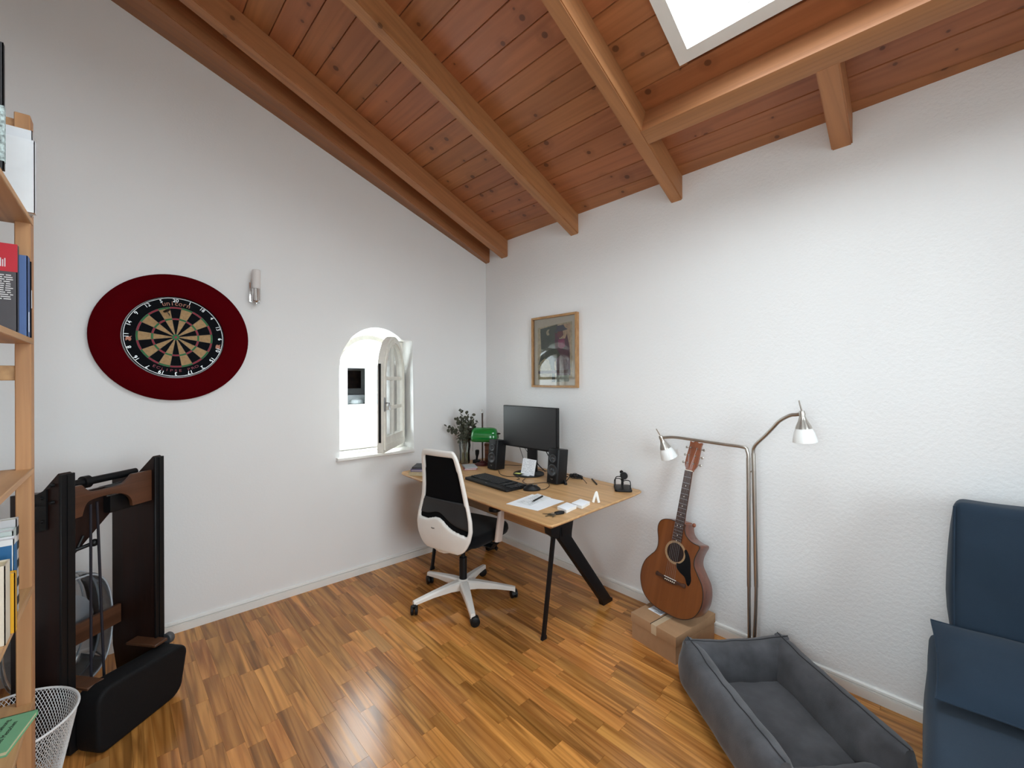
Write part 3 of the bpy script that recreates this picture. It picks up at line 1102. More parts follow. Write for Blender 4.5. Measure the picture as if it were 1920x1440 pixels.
# number ring: a wire hoop with wire numerals
nr_ = B()
nr_.tube([(0.2205 * math.cos(2 * math.pi * k / 90), 0.2205 * math.sin(2 * math.pi * k / 90), 0.041) for k in range(90)], 0.0015, 6, closed=True)
nr_.make('number_ring', M_WIRE, db)
for k, t in enumerate((20, 1, 18, 4, 13, 6, 10, 15, 2, 17, 3, 19, 7, 16, 8, 11, 14, 9, 12, 5)):
    me = text_mesh(str(t), 0.027, 0.0004)
    o = mesh_obj('numeral', me, M_WIRE, db, 0)
    a = R(90 - 18 * k)
    o.location = (0.207 * math.cos(a), 0.207 * math.sin(a), 0.0405)
    o.rotation_euler = (0, 0, a - R(90))


def arc_text(txt, r, a_mid, step, size, mat, flip=False, sx=1.0):
    n = len(txt)
    for i, ch in enumerate(txt):
        if ch == ' ':
            continue
        off = (i - (n - 1) / 2) * step
        a = R(a_mid - off if not flip else a_mid + off)
        o = mesh_obj('lettering', text_mesh(ch, size, 0.0003), mat, db, 0)
        o.location = (r * math.cos(a), r * math.sin(a), 0.0388)
        o.rotation_euler = (0, 0, a - R(90) if not flip else a + R(90))
        o.scale = (sx, 1, 1)


M_LOGO = plain('brand_orange', (0.50, 0.22, 0.15), 0.7)
M_LOGO2 = plain('brand_red', (0.30, 0.07, 0.10), 0.7)
arc_text('unicorn', 0.191, 89, 5.6, 0.036, M_LOGO)
arc_text('ECLIPSE PRO', 0.190, 270, 6.0, 0.020, M_LOGO2, True, 1.35)
for sgn in (-1, 1):
    e = B()
    e.prism(smooth2([(-0.012, -0.012), (-0.004, -0.006), (0.004, -0.013), (0.011, -0.004), (0.008, 0.006), (0.013, 0.014), (0.002, 0.010), (-0.006, 0.013), (-0.012, 0.004)], 3), (0.037, 0.0390))
    o = e.make('emblem', M_LOGO, db)
    o.location = (sgn * 0.199, -0.018 if sgn < 0 else -0.045, 0)
dt = thing('dart', 'dark dart stuck in the upper part of the dartboard', 'dart')
p = DC + Vector((0.0385, -0.022, 0.112))
dt.matrix_world = Matrix.Translation(p) @ Matrix.Rotation(R(78), 4, 'Y') @ Matrix.Rotation(R(12), 4, 'X')
b = B(); b.lathe([(0, 0.0), (0.001, 0.004), (0.0012, 0.028), (0.003, 0.032), (0.0034, 0.07), (0.002, 0.078), (0.002, 0.10), (0, 0.10)], 10)
b.make('barrel', M_STEEL, dt)
b = B()
for k in range(4):
    a = R(90 * k + 30)
    b.prism([(0.0, 0.085), (0.016, 0.100), (0.017, 0.122), (0.0, 0.128)], (-0.0004, 0.0004), 'y', mat=Matrix.Rotation(a, 4, 'Z'))
b.make('flight', M_BLACK, dt)

# --- wall sconce
sn = thing('wall_lamp', 'small tube wall lamp with chrome holder and frosted glass', 'lamp', (0, -1.885, 1.92))
B().box((0.0005, -0.030, 0.02), (0.012, 0.030, 0.145), 0.003).make('back_plate', M_POLISHED, sn)
b = B(); b.lathe([(0, 0.018), (0.020, 0.018), (0.024, 0.022), (0.024, 0.098), (0, 0.098)], 24, mat=Matrix.Translation((0.060, 0, 0)))
b.cyl((0.01, 0, 0.06), (0.06, 0, 0.06), 0.009)
b.lathe([(0, 0.0), (0.007, 0.003), (0.009, 0.010), (0.006, 0.019), (0, 0.02)], 12, mat=Matrix.Translation((0.060, 0, 0)))
b.make('holder', M_POLISHED, sn)
B().lathe([(0.017, 0.098), (0.023, 0.100), (0.024, 0.215), (0.021, 0.218), (0.020, 0.215), (0.0195, 0.10)], 24, close=True, mat=Matrix.Translation((0.060, 0, 0))).make('glass_shade', plain('frosted_glass', (0.74, 0.70, 0.68), 0.5, noise_amt=0.02), sn)

# --- framed print on the right wall
pc = thing('framed_print', 'framed art print with a purple hatted figure in a light wood frame', 'picture', (0.870, -0.001, 1.6625))
PW2, PH2 = 0.474, 0.563
b = B()
for x0, x1, z0, z1 in ((-PW2 / 2, PW2 / 2, PH2 / 2 - 0.017, PH2 / 2), (-PW2 / 2, PW2 / 2, -PH2 / 2, -PH2 / 2 + 0.017), (-PW2 / 2, -PW2 / 2 + 0.017, -PH2 / 2 + 0.017, PH2 / 2 - 0.017), (PW2 / 2 - 0.017, PW2 / 2, -PH2 / 2 + 0.017, PH2 / 2 - 0.017)):
    b.box((x0, -0.032, z0), (x1, 0, z1), 0.0015, 1)
b.make('frame', M_FRAME, pc)
B().box((-PW2 / 2 + 0.015, -0.012, -PH2 / 2 + 0.015), (PW2 / 2 - 0.015, -0.004, PH2 / 2 - 0.015)).make('mat_board', plain('cream_mat', (0.82, 0.74, 0.61), 0.9, noise_amt=0.03), pc)


def ink(col, pts, layer, name='printed_shape'):
    nm = 'ink_%02d%02d%02d' % tuple(int(c * 99) for c in col)
    m = plain(nm, col, 0.9, noise_amt=0.18, noise_scale=50)
    B().prism(pts, (-0.0122 - 0.00025 * layer, -0.0115), 'y').make(name, m, pc, angle=0)


def uv(u, v):  # position on the print, 0..1 from the upper left
    return (-0.215 + 0.43 * u, 0.260 - 0.52 * v)


def shp(col, uvs, layer, sm=False):
    pts = [uv(*q) for q in uvs]
    if sm:
        pts = smooth2(pts, 4)
    ink(col, pts, layer)


shp((0.66, 0.55, 0.36), [(0.08, 0.12), (0.92, 0.08), (0.92, 0.90), (0.08, 0.93)], 1)
shp((0.10, 0.12, 0.10), [(0.15, 0.14), (0.58, 0.10), (0.58, 0.50), (0.17, 0.50)], 2)
shp((0.52, 0.47, 0.32), [(0.33, 0.17), (0.38, 0.16), (0.36, 0.20), (0.38, 0.24), (0.33, 0.25), (0.30, 0.21)], 3, True)
shp((0.64, 0.44, 0.28), [(0.60, 0.12), (0.88, 0.10), (0.88, 0.55), (0.80, 0.55)], 2)
shp((0.13, 0.045, 0.075), [(0.52, 0.22), (0.60, 0.24), (0.62, 0.32), (0.76, 0.32), (0.80, 0.25), (0.86, 0.45), (0.88, 0.86), (0.62, 0.86), (0.52, 0.52)], 4)
shp((0.34, 0.03, 0.12), [(0.60, 0.33), (0.74, 0.32), (0.76, 0.44), (0.66, 0.47), (0.59, 0.43)], 5)
shp((0.08, 0.075, 0.11), [(0.50, 0.205), (0.56, 0.165), (0.55, 0.125), (0.72, 0.115), (0.76, 0.16), (0.82, 0.19), (0.66, 0.21)], 6)
shp((0.20, 0.06, 0.07), [(0.58, 0.21), (0.70, 0.20), (0.72, 0.27), (0.64, 0.31), (0.58, 0.28)], 6)
shp((0.09, 0.11, 0.09), [(0.10, 0.70), (0.18, 0.50), (0.36, 0.42), (0.56, 0.46), (0.64, 0.56), (0.50, 0.66), (0.42, 0.78), (0.30, 0.62), (0.20, 0.66)], 5)
shp((0.50, 0.43, 0.25), [(0.10, 0.80), (0.14, 0.66), (0.26, 0.60), (0.36, 0.62), (0.42, 0.74), (0.42, 0.92), (0.10, 0.93)], 6)
shp((0.25, 0.19, 0.22), [(0.54, 0.62), (0.66, 0.56), (0.78, 0.62), (0.82, 0.74), (0.82, 0.86), (0.55, 0.86)], 7)
shp((0.40, 0.44, 0.37), [(0.55, 0.86), (0.84, 0.84), (0.84, 0.95), (0.53, 0.96)], 6)
shp((0.09, 0.10, 0.085), [(0.44, 0.72), (0.50, 0.66), (0.52, 0.96), (0.44, 0.96)], 7)
shp((0.10, 0.04, 0.05), [(0.10, 0.79), (0.88, 0.78), (0.88, 0.825), (0.10, 0.835)], 8)
B().poly([(-PW2 / 2 + 0.016, -0.020, -PH2 / 2 + 0.016), (PW2 / 2 - 0.016, -0.020, -PH2 / 2 + 0.016), (PW2 / 2 - 0.016, -0.020, PH2 / 2 - 0.016), (-PW2 / 2 + 0.016, -0.020, PH2 / 2 - 0.016)]).make('glazing', M_GLASS, pc)

# ================================================================== THE DESK
DZ = 0.745
desk = thing('desk', 'oak writing desk with rounded top and black trestle legs', 'desk', (0, 0, 0))
outl = [(0.135, -0.88), (0.142, -0.925), (0.175, -0.955), (0.25, -0.966), (0.60, -0.968), (1.00, -0.970), (1.40, -0.976), (1.66, -0.982), (1.712, -0.978), (1.724, -0.955), (1.722, -0.84), (1.708, -0.58), (1.700, -0.35), (1.690, -0.18), (1.680, -0.108), (1.655, -0.085), (1.57, -0.078), (1.20, -0.062), (0.70, -0.058), (0.30, -0.062), (0.17, -0.07), (0.140, -0.10), (0.128, -0.30), (0.128, -0.60)]
outl = smooth2(outl, 3)
b = B()
rings = []
inn = offset_poly(outl, 0.022)
for pts, z in ((inn, DZ - 0.024), (outl, DZ - 0.009), (outl, DZ - 0.003), (offset_poly(outl, 0.003), DZ)):
    rings.append([b.bm.verts.new((x, y, z)) for x, y in pts])
for a, c in zip(rings, rings[1:]):
    for k in range(len(a)):
        b.bm.faces.new((a[k], a[(k + 1) % len(a)], c[(k + 1) % len(a)], c[k]))
b.bm.faces.new(rings[0][::-1]); b.bm.faces.new(rings[-1])
bmesh.ops.recalc_face_normals(b.bm, faces=b.bm.faces)
b.make('desktop', M_OAK, desk, angle=25)
b = B()
b.box((0.325, -0.705, 0.556), (1.443, -0.685, 0.7205), 0.002, 1)
b.make('apron', wood('apron_oak', (0.26, 0.115, 0.042), (0.40, 0.20, 0.08), grain=(1.2, 30, 30), rough=0.5, vary=0.03, figure=0.2), desk)
for X in (0.30, 1.47):
    # front leg: almost upright, tapering; rear leg: long and raked, both meeting in a black bracket below the top
    b = B()
    b.prism([(-0.788, 0.0), (-0.752, 0.0), (-0.752, 0.018), (-0.758, 0.028), (-0.678, 0.54), (-0.678, 0.62), (-0.708, 0.62), (-0.702, 0.54), (-0.779, 0.028)], (X - 0.009, X + 0.009), 'x', bevel=0.002)
    b.make('front_leg', M_BLACK_METAL, desk)
    b = B()
    b.prism([(-0.235, 0.0), (-0.140, 0.0), (-0.140, 0.02), (-0.160, 0.03), (-0.548, 0.52), (-0.548, 0.62), (-0.655, 0.62), (-0.655, 0.535), (-0.245, 0.03)], (X - 0.020, X + 0.020), 'x', bevel=0.004)
    b.make('rear_leg', M_BLACK_METAL, desk)
    b = B()
    b.prism([(-0.730, 0.575), (-0.690, 0.545), (-0.668, 0.545), (-0.66, 0.60), (-0.645, 0.60), (-0.64, 0.545), (-0.556, 0.545), (-0.54, 0.62), (-0.46, 0.7205), (-0.80, 0.7205), (-0.745, 0.66)], (X - 0.026, X + 0.026), 'x', bevel=0.003)
    b.make('bracket', M_BLACK_METAL, desk)

# --- monitor
mo = thing('monitor', 'black computer monitor on a round stand', 'monitor', (0.868, -0.295, DZ), R(2))
b = B(); b.box((-0.273, 0.0, 0.187), (0.269, 0.030, 0.500), 0.004); b.box((-0.19, 0.03, 0.24), (0.19, 0.055, 0.44), 0.01)
b.make('housing', M_BLACK, mo)
B().box((-0.267, -0.0015, 0.199), (0.263, 0.0005, 0.494)).make('screen', plain('dark_screen', (0.012, 0.012, 0.014), 0.33, noise_amt=0.02), mo)
b = B(); b.box((-0.045, 0.030, 0.02), (0.045, 0.050, 0.34), 0.004)
b.make('stand_neck', M_BLACK, mo)
B().lathe([(0, 0.0005), (0.112, 0.0005), (0.115, 0.004), (0.112, 0.011), (0.105, 0.0115), (0.10, 0.009), (0, 0.009)], 48).make('stand_base', M_BLACK, mo)

sp = thing('sticky_note', 'yellow sticky note lying on the monitor base', 'note', (0.832, -0.370, DZ + 0.012), R(20))
B().box((-0.022, -0.015, 0), (0.022, 0.015, 0.003)).make('sheet', plain('yellow_note', (0.55, 0.58, 0.16), 0.9), sp)
cardn = thing('note_card', 'white handwritten card propped against the monitor stand', 'card', (0.905, -0.345, DZ + 0.012), R(2))
cm = Matrix.Rotation(R(-14), 4, 'X')
B().box((-0.066, -0.0008, 0.0), (0.066, 0.0008, 0.112), mat=cm).make('sheet', M_PAPER, cardn)
b = B()
rr_ = random.Random(5)
for i in range(9):
    x = -0.055
    z = 0.100 - i * 0.0105
    while x < 0.05:
        w = 0.004 + rr_.random() * 0.012
        if rr_.random() < 0.8:
            b.box((x, -0.0012, z), (min(0.056, x + w), -0.0007, z + 0.0022), mat=cm)
        x += w + 0.004
b.make('handwriting', plain('ink_grey', (0.35, 0.36, 0.40), 0.9), cardn)
pl = thing('folded_slip', 'small folded white slip lying on the monitor base', 'paper', (0.912, -0.368, DZ + 0.012), R(6))
B().prism([(-0.03, 0), (0.03, 0), (0.03, 0.0015), (0.0, 0.008), (-0.03, 0.0015)], (-0.011, 0.011), 'y').make('sheet', M_PAPER, pl)

# --- loudspeakers
def speaker(loc, rz, label):
    t = thing('desk_speaker', label, 'speaker', loc, rz)
    tilt = Matrix.Rotation(R(-6), 4, 'X')
    B().prism(rect(0.096, 0.112, 0.016), (0.002, 0.228), 'z', mat=tilt, bevel=0.003).make('cabinet', M_BLACK, t)
    for z, r in ((0.165, 0.024), (0.088, 0.034)):
        m = tilt @ Matrix.Translation((0, -0.0565, z)) @ Matrix.Rotation(R(90), 4, 'X')
        b = B(); b.lathe([(r * 1.18, -0.001), (r * 1.15, 0.003), (r, 0.004), (r * 0.92, 0.0015), (r * 0.45, -0.0005), (r * 0.3, 0.003), (0, 0.006)], 28, mat=m)
        b.make('driver', plain('driver_cone', (0.03, 0.032, 0.036), 0.35), t)
    o = mesh_obj('badge', text_mesh('logi', 0.014, 0.0003), M_CHROME, t, 0)
    o.matrix_local = tilt @ Matrix.Translation((0, -0.0565, 0.032)) @ Matrix.Rotation(R(90), 4, 'X')
    B().box((-0.03, 0.03, 0.0), (0.03, 0.06, 0.008)).make('foot', M_BLACK, t)
    return t


speaker((0.557, -0.350, DZ), R(6), 'black two-way desk speaker beside the green lamp')
spr = speaker((1.180, -0.338, DZ), R(4), 'black two-way desk speaker near the coil of cable')
# --- keyboard with keys
kb = thing('keyboard', 'black computer keyboard lying in front of the monitor', 'keyboard', (0.905, -0.645, DZ), R(-1.5))
b = B(); b.prism(rect(0.465, 0.195, 0.02), (0.001, 0.016), 'z', bevel=0.004)
b.make('case', M_BLACK, kb)
b = B()
for r_ in range(6):
    yk = 0.072 - r_ * 0.0215
    for c_ in range(22):
        if c_ in (15, 19 - 1):
            continue
        xk = -0.222 + c_ * 0.0203
        if r_ == 5 and 4 <= c_ <= 9:
            continue
        b.box((xk, yk - 0.009, 0.016), (xk + 0.0175, yk + 0.009, 0.0215), 0.002, 1)
b.box((-0.14, -0.0445, 0.016), (-0.025, -0.027, 0.0215), 0.002, 1)
ko = b.make('keys', plain('key_black', (0.016, 0.016, 0.018), 0.5), kb)
ko['kind'] = 'stuff'
o = mesh_obj('badge', text_mesh('logi', 0.013, 0.0002), M_CHROME, kb, 0)
o.location = (0.0, -0.078, 0.0165)
# --- mouse
ms_ = thing('computer_mouse', 'black computer mouse beside the keyboard', 'mouse', (1.200, -0.590, DZ), R(-38))
b = B(); b.ball((0, 0, 0.008), (0.033, 0.056, 0.030), 3)
for v in b.bm.verts:
    v.co.z = max(0.001, v.co.z)
    v.co.z *= 1.0 - 0.25 * max(0, v.co.y / 0.056)
b.make('shell', M_BLACK, ms_, angle=60)
B().box((-0.003, 0.018, 0.030), (0.003, 0.036, 0.036), 0.0015).make('scroll_wheel', plain('grey_rubber', (0.10, 0.10, 0.10), 0.6), ms_)
B().box((-0.012, 0.004, 0.028), (0.012, 0.008, 0.0375), 0.001, 1).make('trim', M_STEEL, ms_)

# --- papers, pen, little boxes, keys
pp = thing('paper_sheet', 'large white sheet of paper lying near the front of the desk', 'paper', (1.392, -0.752, DZ))
quad = [fl(949, 945, DZ), fl(1008, 958, DZ), fl(1058, 940, DZ), fl(998, 927, DZ)]
B().prism([(q.x - 1.392, q.y + 0.752) for q in quad], (0.0002, 0.0012), 'z').make('sheet', M_PAPER, pp)
p2 = thing('paper_sheet', 'smaller printed sheet lying on the large white sheet', 'paper', (1.36, -0.72, DZ + 0.0012))
quad = [fl(969, 942, DZ), fl(994, 950, DZ), fl(1033, 934, DZ), fl(1008, 926, DZ)]
B().prism([(q.x - 1.36, q.y + 0.72) for q in quad], (0.0002, 0.0010), 'z').make('sheet', plain('grey_white_paper', (0.74, 0.76, 0.78), 0.85), p2)
b = B()
ex = (quad[1] - quad[0]); ey = (quad[3] - quad[0])
for i in range(9):
    for j in range(3):
        if rr_.random() < 0.75:
            o0 = quad[0] + ex * (0.12 + 0.28 * j) + ey * (0.10 + 0.09 * i)
            o1 = o0 + ex * 0.2
            b.poly([(o0.x - 1.36, o0.y + 0.72, 0.0012), (o1.x - 1.36, o1.y + 0.72, 0.0012), (o1.x + ey.x * 0.02 - 1.36, o1.y + ey.y * 0.02 + 0.72, 0.0012), (o0.x + ey.x * 0.02 - 1.36, o0.y + ey.y * 0.02 + 0.72, 0.0012)])
b.make('printed_lines', plain('ink_grey', (0.35, 0.36, 0.40), 0.9), p2)
pa, pb_ = fl(997, 941, DZ + 0.006), fl(1018, 930, DZ + 0.006)
pen = thing('pen', 'black pen lying on the sheets of paper', 'pen', ((pa + pb_) / 2).to_tuple())
vv = (pb_ - pa).normalized()
b = B(); b.tube([-vv * 0.055, -vv * 0.05, vv * 0.06, vv * 0.066], [0.0035, 0.0048, 0.0048, 0.004], 10)
b.make('barrel', M_BLACK, pen)
B().tube([-vv * 0.072, -vv * 0.055], [0.001, 0.0035], 8).make('tip', M_STEEL, pen)
B().tube([vv * 0.02 + Vector((0, 0, 0.005)), vv * 0.062 + Vector((0, 0, 0.006))], 0.0012, 6).make('clip', M_STEEL, pen)
for lab, qx in (('flat white box beside the keys', [(1045, 956), (1062, 963), (1081, 954), (1063, 948)]), ('flat white box next to the white clip', [(1072, 949), (1091, 955), (1106, 947), (1088, 941.5)])):
    q4 = [fl(*q, DZ) for q in qx]
    c = sum(q4, Vector()) / 4
    t = thing('small_box', lab, 'box', c.to_tuple())
    pts = [(q.x - c.x, q.y - c.y) for q in q4]
    B().prism(pts, (0.0005, 0.014), 'z', bevel=0.002).make('tray', M_WHITE, t)
    B().prism(offset_poly(pts, -0.001), (0.0145, 0.019), 'z', bevel=0.0015).make('lid', M_PAPER, t)
kc = fl(1038, 965.5, DZ)
ky = thing('key_ring', 'bunch of keys with a black fob', 'keys', kc.to_tuple(), R(75))
b = B(); b.prism(smooth2([(0.015, -0.012), (0.05, -0.016), (0.065, 0.0), (0.05, 0.016), (0.015, 0.012), (0.008, 0)], 4), (0.001, 0.012), 'z', bevel=0.003)
b.make('fob', M_BLACK, ky)
for i, a in enumerate((140, 190, 235)):
    m = Matrix.Rotation(R(a), 4, 'Z') @ Matrix.Translation((0, 0, 0.001 + 0.0028 * i))
    b = B(); b.prism(rect(0.026, 0.025, 0.009), (0, 0.0022), 'z', mat=m @ Matrix.Translation((0.016, 0, 0)))
    b.prism([(0.026, -0.004), (0.055, -0.004), (0.058, 0.0), (0.054, 0.003), (0.048, 0.002), (0.044, 0.004), (0.038, 0.002), (0.026, 0.004)], (0, 0.0022), 'z', mat=m)
    b.make('key', plain('brass_key', (0.30, 0.25, 0.17), 0.35, 0.9), ky)
B().tube([(0.012 * math.cos(2 * math.pi * k / 20), 0.012 * math.sin(2 * math.pi * k / 20), 0.008) for k in range(20)], 0.0012, 6, closed=True).make('ring', M_STEEL, ky)
cp = fl(1117.5, 943, DZ)
cl = thing('plastic_clip', 'small white plastic clip standing on the desk', 'clip', cp.to_tuple(), R(35))
b = B()
for sg in (-1, 1):
    b.tube([(sg * 0.016, 0, 0.003), (sg * 0.010, 0, 0.025), (0.002 + sg * 0.002, 0, 0.058), (0.003, 0, 0.066)], [0.0045, 0.0045, 0.004, 0.002], 8, flat=(1, 1.6))
b.make('leg', M_WHITE, cl)
# --- small black stand with hooks at the far desk corner
dk = thing('accessory_stand', 'black desk stand with wire hooks and round black pieces at the desk corner', 'stand', (1.575, -0.150, DZ), R(-52))
B().prism(rect(0.150, 0.105, 0.018), (0.0008, 0.014), 'z', bevel=0.004).make('base', M_BLACK, dk)
for x, y in ((-0.05, -0.02), (0.005, -0.03), (0.05, 0.02)):
    B().tube(smooth_path([(x, y - 0.022, 0.012), (x, y - 0.022, 0.055), (x, y - 0.012, 0.068), (x, y + 0.012, 0.068), (x, y + 0.022, 0.055), (x, y + 0.022, 0.012)], 4), 0.0028, 6).make('wire_hook', M_BLACK_METAL, dk)
b = B(); b.lathe([(0, -0.010), (0.020, -0.010), (0.023, -0.006), (0.023, 0.006), (0.020, 0.010), (0, 0.010)], 20, mat=Matrix.Translation((0.028, 0.005, 0.092)) @ Matrix.Rotation(R(90), 4, 'Y'))
b.make('disc', M_BLACK, dk)
b = B()
for c, r in (((-0.03, 0, 0.085), 0.017), ((-0.045, 0.005, 0.075), 0.014), ((-0.022, -0.006, 0.105), 0.013), ((-0.012, 0.0, 0.078), 0.014), ((-0.03, 0.0, 0.055), 0.012), ((-0.028, 0.0, 0.03), 0.010)):
    b.ball(c, r, 1)
b.make('knob_cluster', M_BLACK, dk)

# --- banker's lamp
bl = thing('desk_lamp', 'green glass banker lamp on a brass and wood base', 'lamp', (0.362, -0.330, DZ), R(42))
M_BRONZE = plain('dark_bronze', (0.045, 0.025, 0.018), 0.35, 0.7)
M_GREEN = plain('green_glass', (0.006, 0.16, 0.026), 0.12, noise_amt=0.05, coat=0.6)
b = B(); b.lathe([(0, 0.0008), (0.062, 0.0008), (0.064, 0.006), (0.056, 0.014), (0.03, 0.018), (0.022, 0.03), (0.010, 0.036), (0, 0.036)], 32)
b.make('base', plain('dark_red_lacquer', (0.06, 0.008, 0.008), 0.3), bl)
B().cyl((0, 0, 0.03), (0, 0, 0.425), 0.0065, n=10).make('stem', M_BRONZE, bl)
B().tube([(0.011 * math.cos(2 * math.pi * k / 20), 0, 0.437 + 0.015 * math.sin(2 * math.pi * k / 20)) for k in range(20)], 0.0028, 6, closed=True).make('finial_ring', M_CHROME, bl)
rows = []
for i in range(15):
    u = -1 + 2 * i / 14
    k = max(0.0, 1 - abs(u) ** 6) ** 0.45
    rows.append([(u * 0.112 + 0.018, -0.060 * math.cos(a) * (0.30 + 0.70 * k) - 0.006, 0.222 + 0.084 * math.sin(a) * (0.35 + 0.65 * k)) for a in [math.pi * (-0.10 + 1.15 * q / 12) for q in range(13)]])
b = B(); b.surf(rows)
sh = b.make('shade', M_GREEN, bl, angle=70)
md = sh.modifiers.new('thick', 'SOLIDIFY'); md.thickness = 0.003
b = B()
for sg in (-1, 1):
    b.cyl((0.018 + sg * 0.112, -0.006, 0.258), (0.018 + sg * 0.132, -0.006, 0.258), 0.009, 0.004, 10)
b.cyl((-0.092, -0.006, 0.258), (0.128, -0.006, 0.258), 0.006, n=8)
b.make('shade_bar', M_BRONZE, bl)
b = B(); b.cyl((-0.075, -0.03, 0.21), (-0.075, -0.03, 0.115), 0.0011, n=5)
b.make('pull_chain', M_BRONZE, bl)
# --- little dark desk object, wooden box
js = thing('joystick', 'small black joystick beside the vase', 'joystick', (0.268, -0.318, DZ), R(30))
B().prism(rect(0.060, 0.050, 0.012), (0.0008, 0.028), 'z', bevel=0.006).make('base', M_BLACK, js)
B().tube([(0, 0, 0.026), (0.003, 0, 0.055), (0.004, 0, 0.075), (0.005, 0, 0.105), (0.005, 0, 0.112)], [0.008, 0.010, 0.016, 0.018, 0.012], 12).make('grip', M_BLACK, js)
wb = thing('wooden_box', 'reddish brown wooden box behind the desk lamp', 'box', (0.372, -0.232, DZ), R(42))
B().box((-0.060, -0.035, 0.0008), (0.060, 0.035, 0.148), 0.003).make('body', wood('mahogany_box', (0.11, 0.032, 0.014), (0.22, 0.075, 0.03), grain=(3, 30, 30), rough=0.4, vary=0.02), wb)
B().box((-0.063, -0.038, 0.148), (0.063, 0.038, 0.172), 0.004).make('lid', wood('mahogany_box', None, None), wb)
B().cyl((0, -0.036, 0.05), (0, -0.042, 0.05), 0.008, n=12).make('catch', M_BRONZE, wb)

# --- glass vase with eucalyptus
va = thing('glass_vase', 'clear glass vase with dried eucalyptus twigs', 'vase', (0.205, -0.395, DZ))
b = B(); b.lathe([(0, 0.001), (0.040, 0.001), (0.043, 0.005), (0.043, 0.10), (0.050, 0.15), (0.046, 0.185), (0.050, 0.205), (0.047, 0.205), (0.043, 0.185), (0.046, 0.15), (0.039, 0.10), (0.039, 0.008), (0, 0.008)], 32)
b.make('vessel', M_CLEAR, va)
B().lathe([(0, 0.009), (0.0385, 0.009), (0.0385, 0.085), (0, 0.085)], 24).make('water', glass('murky_water', (0.72, 0.74, 0.62), 0.06), va)
eu = thing('eucalyptus_bunch', 'grey green dried eucalyptus twigs standing in the glass vase', 'plant', (0.205, -0.395, DZ + 0.012))
M_TWIG = plain('twig_brown', (0.07, 0.045, 0.03), 0.8)
M_LEAF = plain('eucalyptus_leaf', (0.085, 0.088, 0.058), 0.7, noise_amt=0.4, noise_scale=30)
leaf = B()
leaf.prism([(0.0125 * math.cos(2 * math.pi * k / 8), 0.0095 * math.sin(2 * math.pi * k / 8) + 0.010) for k in range(8)], (-0.0004, 0.0004), 'z')
lo_ = leaf.make('leaf', M_LEAF)
leaf_me = lo_.data
bpy.data.objects.remove(lo_)
rl = random.Random(11)
ends = [(-0.04, 0.02, 0.44), (-0.15, -0.06, 0.30), (0.02, 0.05, 0.40), (0.07, 0.07, 0.38), (0.05, -0.02, 0.36), (-0.06, -0.04, 0.36), (0.10, 0.04, 0.33), (0.0, -0.06, 0.34), (-0.03, 0.07, 0.37), (0.09, -0.01, 0.30), (-0.09, 0.0, 0.31), (0.03, 0.0, 0.33)]
nleaf = 0
for ex_, ey_, ez_ in ends:
    # twig ends are laid out across the picture: x along the wall diagonal
    tipv = _r0 * ex_ + Vector((0, 0, ez_)) + _fw * (ey_ * 0.5)
    pts = smooth_path([(rl.uniform(-.012, .012), rl.uniform(-.012, .012), 0.0), (tipv.x * 0.18, tipv.y * 0.18, 0.15), (tipv.x * 0.5, tipv.y * 0.5, 0.15 + (tipv.z - 0.15) * 0.55), tipv], 5)
    B().tube(pts, [0.0022 - 0.0014 * i / len(pts) for i in range(len(pts))], 5).make('twig', M_TWIG, eu)
    for i in range(6, len(pts)):
        for sgn in (0, 1):
            if nleaf >= 290:
                break
            p = pts[i] + Vector((rl.uniform(-.006, .006), rl.uniform(-.006, .006), rl.uniform(-.006, .006)))
            sc_ = rl.uniform(1.0, 1.6)
            if p.x + 0.205 < 0.03:
                continue
            inst('leaf', leaf_me, eu, p, (rl.uniform(-1.2, 1.2), rl.uniform(-1.2, 1.2), rl.uniform(0, 6.28)), (sc_, sc_, sc_))
            nleaf += 1
    for q in range(10):
        i = rl.randint(7, len(pts) - 3)
        p = pts[i] + Vector((rl.uniform(-.028, .028), rl.uniform(-.028, .028), rl.uniform(-.028, .028)))
        if p.x + 0.205 < 0.03 or nleaf >= 290:
            continue
        sc_ = rl.uniform(1.0, 1.7)
        inst('leaf', leaf_me, eu, p, (rl.uniform(-1.5, 1.5), rl.uniform(-1.5, 1.5), rl.uniform(0, 6.28)), (sc_, sc_, sc_))
        nleaf += 1

# --- books, booklets and cables on the desk
def book(name, label, cat, loc, rz, w, d, h, cover, group=None, edge=None, title=None):
    t = thing(name, label, cat, loc, rz, group)
    b = B(); b.box((-w / 2, -d / 2, 0.0004), (w / 2, d / 2, 0.003)); b.box((-w / 2, -d / 2, h - 0.003), (w / 2, d / 2, h)); b.box((-w / 2, -d / 2, 0.0004), (-w / 2 + 0.003, d / 2, h))
    b.make('cover', cover, t, angle=0)
    B().box((-w / 2 + 0.003, -d / 2 + 0.003, 0.003), (w / 2 - 0.004, d / 2 - 0.003, h - 0.003)).make('pages', edge or M_PAPER_EDGE, t, angle=0)
    return t


